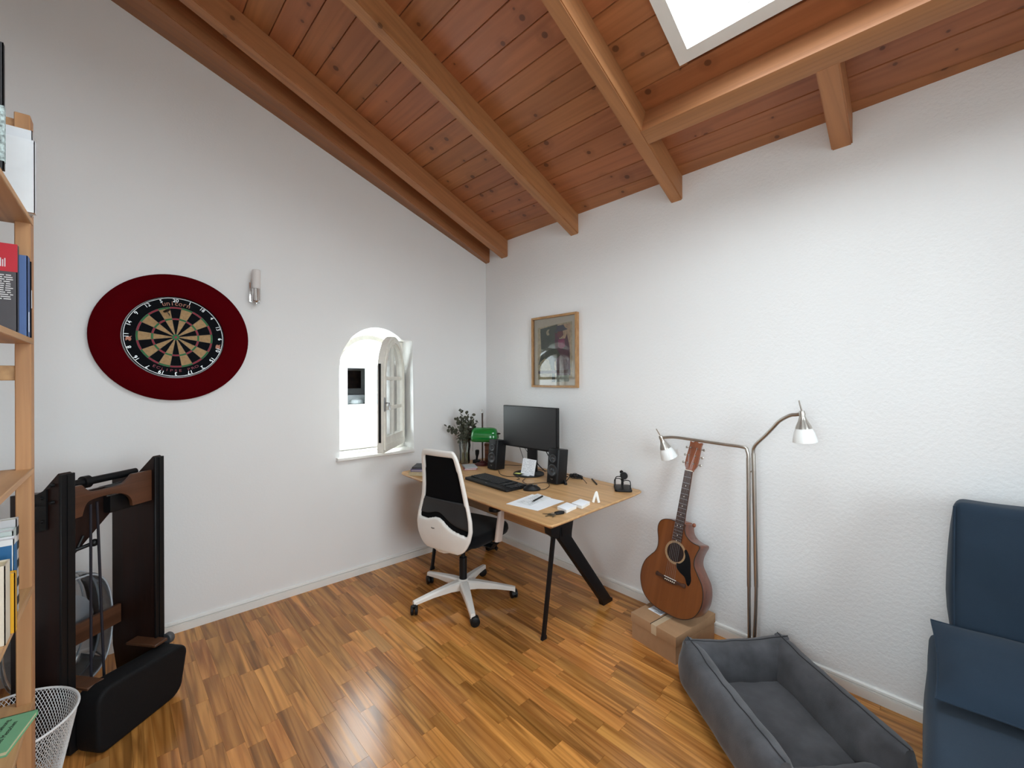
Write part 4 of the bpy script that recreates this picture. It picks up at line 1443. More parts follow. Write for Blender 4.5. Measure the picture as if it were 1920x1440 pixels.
BKX, BKY = 0.300, -0.862
book('book', 'cream paperback at the bottom of the small stack on the desk', 'book', (BKX, BKY, DZ), R(40), 0.125, 0.165, 0.030, plain('cream_cover', (0.62, 0.55, 0.36), 0.7))
book('book', 'pale violet book in the middle of the small stack on the desk', 'book', (BKX + 0.003, BKY, DZ + 0.030), R(44), 0.115, 0.155, 0.018, plain('violet_cover', (0.10, 0.10, 0.33), 0.6), edge=plain('lilac_pages', (0.55, 0.50, 0.55), 0.9))
book('book', 'dark grey notebook on top of the small stack on the desk', 'book', (BKX + 0.004, BKY + 0.003, DZ + 0.048), R(47), 0.110, 0.150, 0.014, plain('slate_cover', (0.06, 0.065, 0.075), 0.6), edge=plain('dark_pages', (0.13, 0.13, 0.14), 0.9))
book('booklet', 'thin red and white booklet lying beside the vase', 'booklet', (0.395, -0.485, DZ), R(60), 0.10, 0.14, 0.012, plain('red_cover', (0.38, 0.06, 0.08), 0.6), edge=M_PAPER)
book('booklet', 'thin grey booklet lying on the red booklet', 'booklet', (0.397, -0.487, DZ + 0.012), R(66), 0.10, 0.14, 0.008, plain('grey_cover', (0.40, 0.41, 0.42), 0.6), edge=M_PAPER)


def cable(label, pts, r=0.0022, mat=None, sub=7):
    o = B().tube(smooth_path(pts, sub), r, 6).make('cable', mat or M_BLACK)
    return tag(o, label, 'cable')


def dpt(x, y, dz=0.0025):
    p = fl(x, y, DZ + dz)
    return (p.x, p.y, p.z)


cable('thin black cable from the keyboard to the back of the desk', [dpt(969, 899), dpt(974, 898), dpt(968, 894), dpt(950, 893), dpt(938, 889), dpt(935, 882)])
cable('thin brown cable looping between mouse and right speaker', [dpt(1012, 918), dpt(1022, 917), dpt(1030, 911), dpt(1025, 905), dpt(1005, 906), dpt(988, 907), dpt(980, 902), dpt(985, 897)], mat=plain('brown_cable', (0.05, 0.03, 0.02), 0.5))
cable('black cable running behind the left speaker', [dpt(941, 877), dpt(945, 872), (0.72, -0.16, DZ + 0.02), (0.75, -0.13, DZ + 0.003), (0.95, -0.12, DZ + 0.003), (1.05, -0.13, DZ + 0.003)])
cable('black cable hanging from the left edge of the monitor', [(0.66, -0.235, 1.00), (0.66, -0.20, 0.93), (0.68, -0.17, 0.82), (0.70, -0.15, DZ + 0.003), (0.78, -0.14, DZ + 0.003)])
cable('thin black cable hanging behind the monitor into the cable tangle', [(0.70, -0.235, 0.99), (0.72, -0.20, 0.92), (0.77, -0.17, 0.83), (0.78, -0.16, DZ + 0.003), (0.70, -0.20, DZ + 0.003)])
cable('thick black cable from the monitor back beside its neck', [(0.80, -0.235, 0.98), (0.80, -0.19, 0.88), (0.84, -0.17, 0.80), (0.90, -0.15, DZ + 0.004)], r=0.0035)
cable('thick black cable from the monitor to the right speaker', [(0.97, -0.24, 0.96), (1.0, -0.23, 0.90), (1.06, -0.22, 0.82), (1.10, -0.20, DZ + 0.004), (1.12, -0.15, DZ + 0.004)], r=0.0035)
coil = []
cc_ = fl(1080, 897, DZ)
for k in range(60):
    a = k * 0.42
    coil.append((cc_.x + (0.048 + 0.006 * math.sin(k * 1.7)) * math.cos(a), cc_.y + (0.030 + 0.005 * math.cos(k * 2.3)) * math.sin(a), DZ + 0.003 + 0.022 * k / 60))
cable('coil of black cable behind the right speaker', coil, r=0.0028, sub=2)
cable('loose black cable loops between the right speaker and the coil', [dpt(1055, 897, 0.02), dpt(1059, 889, 0.02), dpt(1068, 892, 0.01), dpt(1062, 902), dpt(1072, 890, 0.03), dpt(1080, 888, 0.03), dpt(1092, 897), dpt(1100, 906)])
pa, pb_ = fl(1053, 896, DZ + 0.012), fl(1061, 908, DZ + 0.005)
wt = thing('folding_knife', 'small black folding tool beside the right speaker', 'tool', ((pa + pb_) / 2).to_tuple())
v2 = (pb_ - pa) / 2
B().tube([-v2 + Vector((0, 0, 0.03)), v2], [0.009, 0.011], 8, flat=(1, 0.6)).make('handle', M_BLACK, wt)
B().tube([-v2 + Vector((0, 0, 0.036)), v2 + Vector((0, 0, 0.006))], [0.003, 0.003], 6).make('blade', M_STEEL, wt)
pa, pb_ = fl(1110, 898, DZ + 0.005), fl(1119, 908, DZ + 0.005)
st = thing('stylus', 'short curved black stick lying at the back of the desk', 'stylus', ((pa + pb_) / 2).to_tuple())
v2 = (pb_ - pa) / 2
B().tube(smooth_path([-v2, Vector((0.006, -0.006, 0.001)), v2], 5), 0.0045, 8).make('rod', M_BLACK, st)

# ================================================================== OFFICE CHAIR
ch = thing('office_chair', 'white swivel office chair with black mesh back', 'chair', (0.800, -0.838, 0), R(14))
CA = ch.rotation_euler.z
# five-star base
for k in range(5):
    a = R(-98 + 72 * k) - CA
    m = Matrix.Rotation(a, 4, 'Z')
    b = B()
    sec = []
    for x, w, zt, h in ((0.02, 0.030, 0.125, 0.060), (0.10, 0.026, 0.118, 0.045), (0.22, 0.021, 0.100, 0.030), (0.325, 0.017, 0.082, 0.024), (0.345, 0.014, 0.078, 0.030)):
        sec.append([(x, -w, zt - h), (x, w, zt - h), (x, w, zt - 0.008), (x, w * 0.6, zt), (x, -w * 0.6, zt), (x, -w, zt - 0.008)])
    b.surf(sec, wrap=True, mat=None)
    b.bm.verts.ensure_lookup_table()
    b.bm.faces.new([b.bm.verts[i] for i in range(24, 30)]); b.bm.faces.new([b.bm.verts[i] for i in range(5, -1, -1)])
    bmesh.ops.recalc_face_normals(b.bm, faces=b.bm.faces)
    bmesh.ops.transform(b.bm, matrix=m, verts=b.bm.verts)
    b.make('base_arm', M_CHAIRWHITE, ch, angle=35)
    cx, cy = 0.338 * math.cos(a), 0.338 * math.sin(a)
    sw = a + R(65 + 23 * k)
    mm = Matrix.Translation((cx, cy, 0)) @ Matrix.Rotation(sw, 4, 'Z')
    cst = bpy.data.objects.new('caster', None)
    COL.objects.link(cst); cst.parent = ch
    b = B()
    for s_ in (-1, 1):
        b.lathe([(0, -0.009), (0.024, -0.009), (0.0285, -0.006), (0.0285, 0.006), (0.024, 0.009), (0, 0.009)], 20, mat=mm @ Matrix.Translation((0.012, s_ * 0.0125, 0.0288)) @ Matrix.Rotation(R(90), 4, 'X'))
    b.make('wheel', M_BLACK, cst)
    b = B(); b.cyl((0, 0, 0.03), (0, 0, 0.058), 0.008, n=10, mat=mm)
    b.tube([(-0.014, 0, 0.03), (-0.006, 0, 0.052), (0.014, 0, 0.0595), (0.030, 0, 0.054)], 0.008, 8, mat=mm, flat=(1.6, 0.5))
    b.make('caster_hood', M_BLACK, cst)
B().lathe([(0, 0.062), (0.032, 0.062), (0.036, 0.07), (0.034, 0.125), (0.028, 0.130), (0, 0.130)], 24).make('base_hub', M_CHAIRWHITE, ch)
b = B(); b.cyl((0, 0, 0.12), (0, 0, 0.27), 0.025, 0.025, 20); b.cyl((0, 0, 0.26), (0, 0, 0.38), 0.014, 0.014, 16)
b.make('gas_column', M_BLACK, ch)
b = B(); b.box((-0.10, -0.16, 0.350), (0.10, 0.13, 0.405), 0.015)
b.tube([(0.10, 0.06, 0.37), (0.20, 0.06, 0.365), (0.235, 0.06, 0.355)], [0.006, 0.006, 0.012], 8)
b.make('mechanism', M_BLACK, ch)
# seat cushion
b = B()
rows = []
for i, (z, k) in enumerate(((0.405, 0.90), (0.412, 0.97), (0.435, 1.0), (0.458, 0.99), (0.472, 0.95), (0.478, 0.86), (0.480, 0.5), (0.480, 0.05))):
    ol = smooth2([(-0.19, -0.17), (0.0, -0.18), (0.19, -0.17), (0.225, -0.06), (0.225, 0.10), (0.19, 0.23), (0.0, 0.255), (-0.19, 0.23), (-0.225, 0.10), (-0.225, -0.06)], 4)
    rows.append([(x * k, y * k + 0.02, z) for x, y in ol])
b.surf(rows, wrap=True)
b.bm.verts.ensure_lookup_table()
b.bm.faces.new([b.bm.verts[i] for i in range(len(ol))][::-1])
bmesh.ops.recalc_face_normals(b.bm, faces=b.bm.faces)
b.make('seat', fabric('black_seat_fabric', (0.006, 0.006, 0.008), 500, 0.3), ch, angle=60)
# backrest: a curved sheet given by half-width and set-back at each height
prof_z = [0.385, 0.405, 0.435, 0.48, 0.54, 0.60, 0.66, 0.72, 0.78, 0.84, 0.90, 0.96, 0.995, 1.020]
prof_w = [0.120, 0.165, 0.192, 0.218, 0.232, 0.224, 0.206, 0.190, 0.179, 0.170, 0.162, 0.152, 0.140, 0.118]
prof_y = [-0.215, -0.218, -0.221, -0.224, -0.222, -0.216, -0.211, -0.211, -0.216, -0.224, -0.234, -0.247, -0.254, -0.258]


def interp(xs, ys, x):
    for i in range(len(xs) - 1):
        if x <= xs[i + 1]:
            t = (x - xs[i]) / (xs[i + 1] - xs[i])
            t = max(0, min(1, t))
            return ys[i] + (ys[i + 1] - ys[i]) * t
    return ys[-1]


def back_pt(u, z, out=0.0, inset=0.0):
    w = max(0.02, interp(prof_z, prof_w, z) - inset)
    yv = interp(prof_z, prof_y, z)
    x = u * w
    return Vector((x + 0.018, yv + 0.35 * x * x - out, z))


NZ = 96
NU = 60
zs_ = [0.385 + (1.020 - 0.385) * i / NZ for i in range(NZ + 1)]
# outer rim: white tube-like frame running up both sides and across the top, wide at the foot
b = B()
inner_top, inner_bot = 0.985, 0.60


def wave(x):   # upper edge of the white lower shell, dipping at the sides
    return 0.540 + 0.045 * math.exp(-((x + 0.03) / 0.085) ** 2) - 0.030 * (x / 0.2) + 0.0


rows_o, rows_i = [], []
for z in zs_:
    ro_, ri_ = [], []
    w = interp(prof_z, prof_w, z)
    for i in range(NU + 1):
        u = -1 + 2 * i / NU
        ro_.append(back_pt(u, z, 0.012))
        ri_.append(back_pt(u, z, -0.012))
    rows_o.append(ro_); rows_i.append(ri_)
vo_ = [[b.bm.verts.new(p) for p in r_] for r_ in rows_o]
vi_ = [[b.bm.verts.new(p) for p in r_] for r_ in rows_i]


def solid(i, k):
    z = (zs_[i] + zs_[i + 1]) / 2
    u = -1 + 2 * (k + 0.5) / NU
    w = interp(prof_z, prof_w, z)
    x = u * w
    if z > 0.975:
        return True
    if w - abs(x) < 0.030:
        return True
    return z < wave(x)


flag = [[solid(i, k) for k in range(NU)] for i in range(NZ)]
for i in range(NZ):
    for k in range(NU):
        if not flag[i][k]:
            continue
        b.bm.faces.new((vo_[i][k], vo_[i + 1][k], vo_[i + 1][k + 1], vo_[i][k + 1]))
        b.bm.faces.new((vi_[i][k], vi_[i][k + 1], vi_[i + 1][k + 1], vi_[i + 1][k]))
        for di, dk_, a0, a1 in ((-1, 0, (i, k), (i, k + 1)), (1, 0, (i + 1, k + 1), (i + 1, k)), (0, -1, (i + 1, k), (i, k)), (0, 1, (i, k + 1), (i + 1, k + 1))):
            ii, kk = i + di, k + dk_
            if not (0 <= ii < NZ and 0 <= kk < NU) or not flag[ii][kk]:
                b.bm.faces.new((vo_[a0[0]][a0[1]], vo_[a1[0]][a1[1]], vi_[a1[0]][a1[1]], vi_[a0[0]][a0[1]]))
bmesh.ops.delete(b.bm, geom=[v for v in b.bm.verts if not v.link_faces], context='VERTS')
bmesh.ops.recalc_face_normals(b.bm, faces=b.bm.faces)
fr_ = b.make('back_frame', M_CHAIRWHITE, ch, angle=60)
sm_ = fr_.modifiers.new('smooth', 'SMOOTH'); sm_.factor = 0.5; sm_.iterations = 10
# mesh panel and padded lumbar panel
b = B()
b.surf([[back_pt(-1 + 2 * i / 16, z, -0.006, 0.018) for i in range(17)] for z in [0.47 + (0.985 - 0.47) * k / 20 for k in range(21)]])
mp_ = b.make('mesh_panel', fabric('black_mesh', (0.003, 0.003, 0.004), 800, 0.4, sheen=0.0), ch, angle=60)
b = B()
rows = []
for k in range(13):
    row = []
    for i in range(33):
        u = -1 + 2 * i / 32
        z0 = wave(u * 0.20) + 0.030
        row.append(back_pt(u, z0 + (0.700 - z0) * k / 12, 0.0, 0.022))
    rows.append(row)
b.surf(rows)
lu = b.make('lumbar_pad', plain('dark_grey_panel', (0.022, 0.023, 0.025), 0.55, bump=0.1, bump_scale=300), ch, angle=60)
md = lu.modifiers.new('thick', 'SOLIDIFY'); md.thickness = 0.006
b = B()
for k in range(3):
    pz_ = back_pt(-0.33 + 0.045 * k, 0.522 - 0.002 * (k % 2), 0.0128)
    b.box(pz_ - Vector((0.0035, 0.001, 0.003)), pz_ + Vector((0.0035, 0.001, 0.003)))
b.make('badge', M_STEEL, ch)
b = B(); b.tube([(0, -0.02, 0.375), (0, -0.12, 0.380), (0, -0.195, 0.39), (0, -0.212, 0.43)], [0.03, 0.032, 0.05, 0.04], 10, flat=(1.4, 0.5))
b.make('back_bracket', M_CHAIRWHITE, ch)
for s_ in (-1, 1):
    b = B()
    b.tube([(s_ * 0.15, 0.02, 0.385), (s_ * 0.235, 0.02, 0.385), (s_ * 0.262, 0.02, 0.42)], [0.016, 0.016, 0.020], 8, flat=(1.6, 0.8))
    b.make('arm_bracket', M_BLACK, ch)
    b = B()
    b.prism(rect(0.026, 0.064, 0.012), (0.0, 0.20), 'z', mat=Matrix.Translation((s_ * 0.268, 0.025, 0.42)) @ Matrix.Rotation(R(-10), 4, 'X') @ Matrix.Rotation(R(2 * s_), 4, 'Y'), bevel=0.004)
    b.make('arm_post', plain('pinkish_white_plastic', (0.62, 0.52, 0.47), 0.45, noise_amt=0.02), ch)
    b = B()
    b.prism(rect(0.070, 0.105, 0.025), (0.622, 0.645), 'z', mat=Matrix.Translation((s_ * 0.268, 0.008, 0)), bevel=0.008)
    b.make('arm_pad', M_BLACK, ch)

# ================================================================== ROWING MACHINE (folded upright)
RXD = Vector((-0.6401844, 0.76822128, 0))
rw = thing('rowing_machine', 'dark wooden rowing machine folded upright, with a clear water tank', 'rowing machine', (0.73, -2.64, 0), math.atan2(RXD.y, RXD.x))
# local x from the left rail to the right rail, local y backwards, z up
railp = [(0.0, 0.012), (0.0, 1.088), (0.012, 1.094), (0.095, 1.013), (0.235, 1.000), (0.235, 0.20), (0.20, 0.012)]
for x0, x1 in ((-0.046, 0.003), (0.322, 0.366)):
    r_ = B().prism([(y, z) for y, z in railp], (x0 + 0.004, x1 - 0.004), 'x', bevel=0.002).make('rail', M_DARKWOOD, rw)
    b = B()
    b.box((x0, -0.006, 0.012), (x1, 0.004, 1.090), 0.002, 1)
    b.box(((x0 + x1) / 2 - 0.004, -0.009, 0.02), ((x0 + x1) / 2 + 0.004, -0.005, 1.085))
    b.make('track', M_BLACK_METAL, r_)
    b = B()
    xs = x0 + 0.002 if x0 < 0.1 else x1 - 0.002
    sg = -1 if x0 < 0.1 else 1
    b.prism([(0.055, 1.035), (0.135, 0.995), (0.135, 0.86), (0.055, 0.88)], (xs, xs + sg * 0.006), 'x')
    for yy, zz in ((0.075, 1.0), (0.115, 0.97), (0.075, 0.91), (0.115, 0.89), (0.03, 1.05), (0.03, 0.985)):
        b.cyl((xs, yy, zz), (xs + sg * 0.012, yy, zz), 0.008, 0.006, 10)
    b.make('hinge_plate', M_BLACK_METAL, r_)
# scooped cross plate
up_ = [(0.0, 1.031), (0.040, 1.030)] + smooth2([(0.040, 1.030), (0.058, 1.008), (0.085, 0.995), (0.180, 0.995), (0.212, 1.008), (0.236, 1.031)], 4, False)[1:] + [(0.322, 1.031)]
dn_ = [(0.322, 0.890), (0.236, 0.890)] + smooth2([(0.236, 0.890), (0.228, 0.925), (0.200, 0.952), (0.150, 0.965), (0.075, 0.962), (0.052, 0.945), (0.040, 0.905)], 4, False)[1:] + [(0.0, 0.902)]
B().prism(up_ + dn_, (0.012, 0.030), 'y', bevel=0.003).make('cross_plate', M_REDWOOD, rw)
B().prism([(0.0, 0.668), (0.08, 0.742), (0.212, 0.868), (0.30, 0.95), (0.30, 0.985), (0.0, 0.985)], (0.095, 0.112), 'y', bevel=0.002).make('gusset_board', M_DARKWOOD, rw)
b = B(); b.cyl((0.0, 0.10, 1.022), (0.322, 0.10, 1.022), 0.016, n=14); b.lathe([(0, -0.012), (0.026, -0.012), (0.026, 0.012), (0, 0.012)], 18, mat=Matrix.Translation((0.115, 0.10, 1.022)) @ Matrix.Rotation(R(90), 4, 'Y'))
b.box((0.18, 0.06, 0.87), (0.318, 0.13, 0.985), 0.01)
b.make('roller_axle', M_BLACK, rw)
b = B(); b.cyl((0.075, 0.095, 0.752), (0.118, 0.075, 0.762), 0.008, n=8); b.ball((0.126, 0.072, 0.764), 0.016, 2)
b.cyl((0.08, 0.09, 0.762), (0.10, 0.09, 0.802), 0.005, n=6)
b.make('knob', M_BLACK, rw)
for xa, xb, za, zb in ((0.097, 0.097, 0.935, 0.20), (0.121, 0.146, 0.94, 0.18)):
    B().cyl((xa, 0.05, za), (xb, 0.05, zb), 0.0048, n=8).make('cord', plain('dark_cord', (0.012, 0.010, 0.018), 0.7), rw)
b = B(); b.box((0.135, 0.020, 0.957), (0.185, 0.032, 0.962)); b.make('steel_edge', M_POLISHED, rw)
B().box((0.0, 0.180, 0.312), (0.322, 0.200, 0.398), 0.003).make('cross_bar', M_REDWOOD, rw)
# water tank: a flattened clear drum
M_TANK = glass('tank_polycarbonate', (0.86, 0.88, 0.90), 0.12, 0.15)
b = B()
rows = []
for yv, k in ((0.208, 0.0), (0.208, 0.86), (0.214, 0.95), (0.225, 1.0), (0.36, 1.0), (0.371, 0.95), (0.377, 0.86), (0.377, 0.0)):
    row = []
    for i in range(48):
        a = 2 * math.pi * i / 48
        ca, sa = math.cos(a), math.sin(a)
        e = 0.62
        row.append((0.160 + 0.155 * k * math.copysign(abs(ca) ** e, ca), yv, 0.345 + 0.245 * k * math.copysign(abs(sa) ** 0.85, sa)))
    rows.append(row)
b.surf(rows, wrap=True)
tk = b.make('water_tank', M_TANK, rw, weld=True)
b = B()
for yv, rr in ((0.215, 0.98), (0.29, 1.012), (0.37, 0.98)):
    b.tube([(0.160 + 0.153 * rr * math.copysign(abs(math.cos(2 * math.pi * i / 40)) ** 0.62, math.cos(2 * math.pi * i / 40)), yv, 0.345 + 0.243 * rr * math.copysign(abs(math.sin(2 * math.pi * i / 40)) ** 0.85, math.sin(2 * math.pi * i / 40))) for i in range(40)], 0.004, 6, closed=True)
b.make('tank_rim', plain('cloudy_plastic', (0.50, 0.53, 0.57), 0.35), tk)
B().lathe([(0.0, -0.05), (0.05, -0.05), (0.13, -0.012), (0.13, 0.012), (0.05, 0.05), (0, 0.05)], 28, mat=Matrix.Translation((0.150, 0.292, 0.37)) @ Matrix.Rotation(R(90), 4, 'X')).make('paddle', plain('grey_paddle', (0.42, 0.43, 0.45), 0.5), tk)
# rounded black seat pad standing on the floor in front
b = B()
padp = []
for cx, cz, a0, rr in ((0.318, 0.172, 0, 0.05), (0.035, 0.198, 90, 0.05), (0.025, 0.040, 180, 0.04), (0.285, 0.062, 270, 0.062)):
    for k in range(7):
        a = R(a0 + 15 * k)
        padp.append((cx + rr * math.cos(a), cz + rr * math.sin(a)))
b.prism(padp, (-0.128, -0.022), 'y', bevel=0.016, seg=3)
b.make('pad', M_BLACK_SOFT, rw)
b = B(); b.box((-0.03, -0.020, 0.010), (0.345, 0.0, 0.20), 0.004); b.make('pad_board', M_BLACK, rw)
for x0 in (0.005, 0.275):
    B().box((x0, -0.055, 0.236), (x0 + 0.06, 0.10, 0.248), 0.002, 1).make('foot_plate', M_REDWOOD, rw)
for x0 in (0.372,):
    b = B()
    b.lathe([(0, -0.012), (0.022, -0.012), (0.025, -0.008), (0.025, 0.008), (0.022, 0.012), (0, 0.012)], 18, mat=Matrix.Translation((x0, -0.02, 0.222 if x0 > 0 else 0.20)) @ Matrix.Rotation(R(90), 4, 'Y'))
    b.make('wheel', plain('grey_wheel', (0.08, 0.08, 0.085), 0.5), rw)
b = B(); b.cyl((-0.06, 0.06, 0.026), (0.38, 0.06, 0.026), 0.024, n=14); b.make('floor_bar', M_BLACK, rw)

# ================================================================== WIRE BASKET
bk = thing('waste_basket', 'round white wire mesh basket between bookshelf and rowing machine', 'basket', (0.916, -2.806, 0))
RT_, RB_, HB = 0.191, 0.135, 0.295
b = B()
for d_ in (1, -1):
    for k in range(100):
        a0 = 2 * math.pi * k / 100
        pts = []
        for i in range(9):
            t = i / 8
            r_ = RB_ + (RT_ - RB_) * t
            a = a0 + d_ * t * 0.95
            pts.append((r_ * math.cos(a), r_ * math.sin(a), 0.006 + (HB - 0.008) * t))
        b.tube(pts, 0.0010, 3, caps=False)
for k in range(-20, 21):
    for sw_ in (0, 1):
        o_ = k * 0.0066
        hw = math.sqrt(max(0, RB_ ** 2 - o_ ** 2))
        if hw > 0.004:
            pa, pb_ = ((o_, -hw, 0.005), (o_, hw, 0.005)) if sw_ else ((-hw, o_, 0.005), (hw, o_, 0.005))
            b.tube([pa, pb_], 0.0010, 3, caps=False)
M_WIREWHITE = plain('white_wire', (0.80, 0.81, 0.82), 0.4)
mo_ = b.make('wire_mesh', M_WIREWHITE, bk, angle=0)
mo_['kind'] = 'stuff'
b = B()
b.tube([(RT_ * math.cos(2 * math.pi * k / 64), RT_ * math.sin(2 * math.pi * k / 64), HB) for k in range(64)], 0.0042, 8, closed=True)
b.make('rim', M_WIREWHITE, bk)
b = B()
b.tube([(RB_ * math.cos(2 * math.pi * k / 48), RB_ * math.sin(2 * math.pi * k / 48), 0.005) for k in range(48)], 0.004, 8, closed=True)
b.make('base_ring', M_WIREWHITE, bk)

# ================================================================== BOOKSHELF
SX, SY = 1.155, -2.700
bs = thing('bookshelf', 'tall open pine bookshelf with ladder ends', 'bookshelf', (SX, SY, 0))
for x0 in (-0.058, 0.852):
    for y0 in (-0.033, -0.295):
        B().box((x0, y0, 0), (x0 + 0.058, y0 + 0.033, 2.262), 0.002, 1).make('post', M_SHELF_POST, bs)
    for z in (0.10, 0.75, 1.45, 2.20):
        B().box((x0 + 0.014, -0.264, z), (x0 + 0.044, -0.032, z + 0.045), 0.002, 1).make('rung', M_SHELF, bs)
SHZ = (0.10, 0.465, 0.818, 1.179, 1.580, 1.948)
for z in SHZ:
    B().box((-0.030, -0.297, z - 0.018), (0.882, 0.002, z), 0.002, 1).make('shelf_board', M_SHELF, bs)


def upright(name, label, cat, x0, x1, yf, z0, h, depth, col, pages=None, group=None):
    """a book standing on a shelf: cover boards across x, spine to the front"""
    t = thing(name, label, cat, (x0, yf, z0), 0, group)
    c = plain('cover_%s' % label.replace(' ', '_')[:40], col, 0.55, noise_amt=0.05)
    w = x1 - x0
    b = B()
    b.box((0, -depth, 0.0005), (0.002, 0, h)); b.box((w - 0.002, -depth, 0.0005), (w, 0, h)); b.box((0, -0.002, 0.0005), (w, 0, h))
    b.make('cover', c, t, angle=0)
    B().box((0.002, -depth + 0.003, 0.003), (w - 0.002, -0.002, h - 0.004)).make('pages', pages or M_PAPER_EDGE, t, angle=0)
    return t


Z1, Z2, Z4, Z5 = 1.948, 1.580, 0.818, 0.465
upright('file_folder', 'large white document folder on the top shelf, its flat side bare', 'folder', 1.190, 1.218, -2.684, Z1, 0.215, 0.24, (0.84, 0.87, 0.90), M_PAPER)
upright('file_folder', 'taller white folder right behind the large bare white folder', 'folder', 1.173, 1.187, -2.692, Z1, 0.255, 0.23, (0.80, 0.82, 0.85), M_PAPER)
upright('file_folder', 'thin white folder at the very end of the top shelf', 'folder', 1.157, 1.170, -2.695, Z1, 0.252, 0.23, (0.78, 0.80, 0.84), M_PAPER)
mg = upright('magazine', 'black and pale teal magazine sticking out of the top shelf', 'magazine', 1.545, 1.560, -2.695, Z1, 0.30, 0.22, (0.025, 0.025, 0.028), M_PAPER)
B().box((-0.001, -0.09, 0.02), (0.016, 0.001, 0.15)).make('print_band', plain('teal_print', (0.42, 0.52, 0.52), 0.6, noise_amt=0.7, noise_scale=120), mg)
db_ = upright('book', 'dark grey book with a red band and white blurb on its back cover', 'book', 1.215, 1.240, -2.716, Z2, 0.262, 0.19, (0.075, 0.070, 0.080))
B().box((0.0245, -0.19, 0.182), (0.0258, 0.0006, 0.2622)).make('red_band', plain('red_band', (0.55, 0.012, 0.03), 0.5), db_)
B().box((0.0255, -0.19, 0.182), (0.0264, -0.042, 0.2622)).make('black_panel', M_BLACK, db_)
b = B()
rb = random.Random(4)
for i in range(12):
    yv = -0.185
    while yv < -0.012:
        w_ = rb.uniform(0.006, 0.020)
        b.box((0.0251, yv, 0.170 - i * 0.0062), (0.0255, min(-0.008, yv + w_), 0.1728 - i * 0.0062))
        yv += w_ + 0.003
b.make('blurb', plain('white_print', (0.75, 0.75, 0.76), 0.7), db_)
b = B()
for i in range(4):
    b.box((0.0259, -0.036 + i * 0.004, 0.195), (0.0263, -0.034 + i * 0.004, 0.215 + 0.004 * (i % 2)))
b.make('band_print', plain('white_print', None), db_)
bf = upright('file_folder', 'blue folder standing beside the dark grey book', 'folder', 1.168, 1.210, -2.700, Z2, 0.240, 0.24, (0.085, 0.155, 0.36), plain('blue_sheets', (0.07, 0.13, 0.33), 0.6))
B().box((0.020, -0.001, 0.015), (0.026, 0.001, 0.075)).make('spine_label', M_PAPER, bf)
bkb = upright('book', 'thin black book with white spine print, beside the blue folder', 'book', 1.156, 1.166, -2.698, Z2, 0.232, 0.20, (0.03, 0.032, 0.04))
B().box((0.002, -0.0005, 0.09), (0.008, 0.0012, 0.145)).make('spine_print', plain('white_print', None), bkb)
mm_ = plain('scribble_print', (0.45, 0.45, 0.47), 0.6, noise_amt=0.95, noise_scale=150)
b4a = upright('book', 'black and white patterned book on the shelf above the green paperback', 'book', 1.318, 1.345, -2.705, Z4, 0.255, 0.21, (0.55, 0.55, 0.56))
for zz in (0.02, 0.07, 0.12, 0.17, 0.21):
    B().box((-0.0005, -0.20, zz), (0.0278, 0.0006, zz + 0.022)).make('pattern_band', M_BLACK, b4a)
upright('book', 'pale grey green hardback next to the patterned book', 'book', 1.350, 1.392, -2.705, Z4, 0.235, 0.20, (0.55, 0.62, 0.60), M_PAPER)
b4c = upright('book', 'white and blue softcover next to the yellow book', 'book', 1.405, 1.440, -2.697, Z4, 0.225, 0.20, (0.78, 0.79, 0.80), M_PAPER)
B().box((0.005, -0.0005, 0.03), (0.036, 0.001, 0.210)).make('blue_panel', plain('deep_blue', (0.012, 0.12, 0.30), 0.5), b4c)
B().box((0.0342, -0.175, 0.03), (0.0358, -0.004, 0.210)).make('blue_panel', plain('deep_blue', None), b4c)
upright('book', 'slim yellow orange book on the shelf above the green paperback', 'book', 1.460, 1.482, -2.690, Z4, 0.150, 0.16, (0.80, 0.40, 0.01))
upright('book', 'thick cream book next to the yellow one', 'book', 1.490, 1.545, -2.697, Z4, 0.19, 0.18, (0.72, 0.66, 0.55))
# green paperback lying flat on the low shelf
gb = book('book', 'green paperback with black print lying flat on a low shelf', 'book', (1.290, -2.800, Z5), R(-14), 0.16, 0.21, 0.016, plain('mint_green_cover', (0.19, 0.46, 0.26), 0.6), edge=M_PAPER_EDGE)
for i, t_ in enumerate(('Über die Erziehung', 'des Menschen')):
    o = mesh_obj('lettering', text_mesh(t_, 0.0155, 0.0002), M_BLACK, gb, 0)
    o.location = (-0.004, 0.068 - 0.021 * i, 0.0163)
    o.rotation_euler = (0, 0, R(180))
    o.location = (0.000, 0.052 + 0.021 * i, 0.0163)
b = B(); b.prism([(-0.07, -0.09), (0.02, -0.09), (0.02, -0.01), (-0.07, -0.01)], (0.016, 0.0163), 'z'); b.make('black_panel', M_BLACK, gb, angle=0)
b = B(); b.prism([(0.052, 0.03), (0.060, 0.032), (0.068, 0.028), (0.066, 0.040), (0.072, 0.052), (0.062, 0.046), (0.055, 0.05), (0.056, 0.040)], (0.016, 0.0163), 'z'); b.make('emblem', M_BLACK, gb, angle=0)
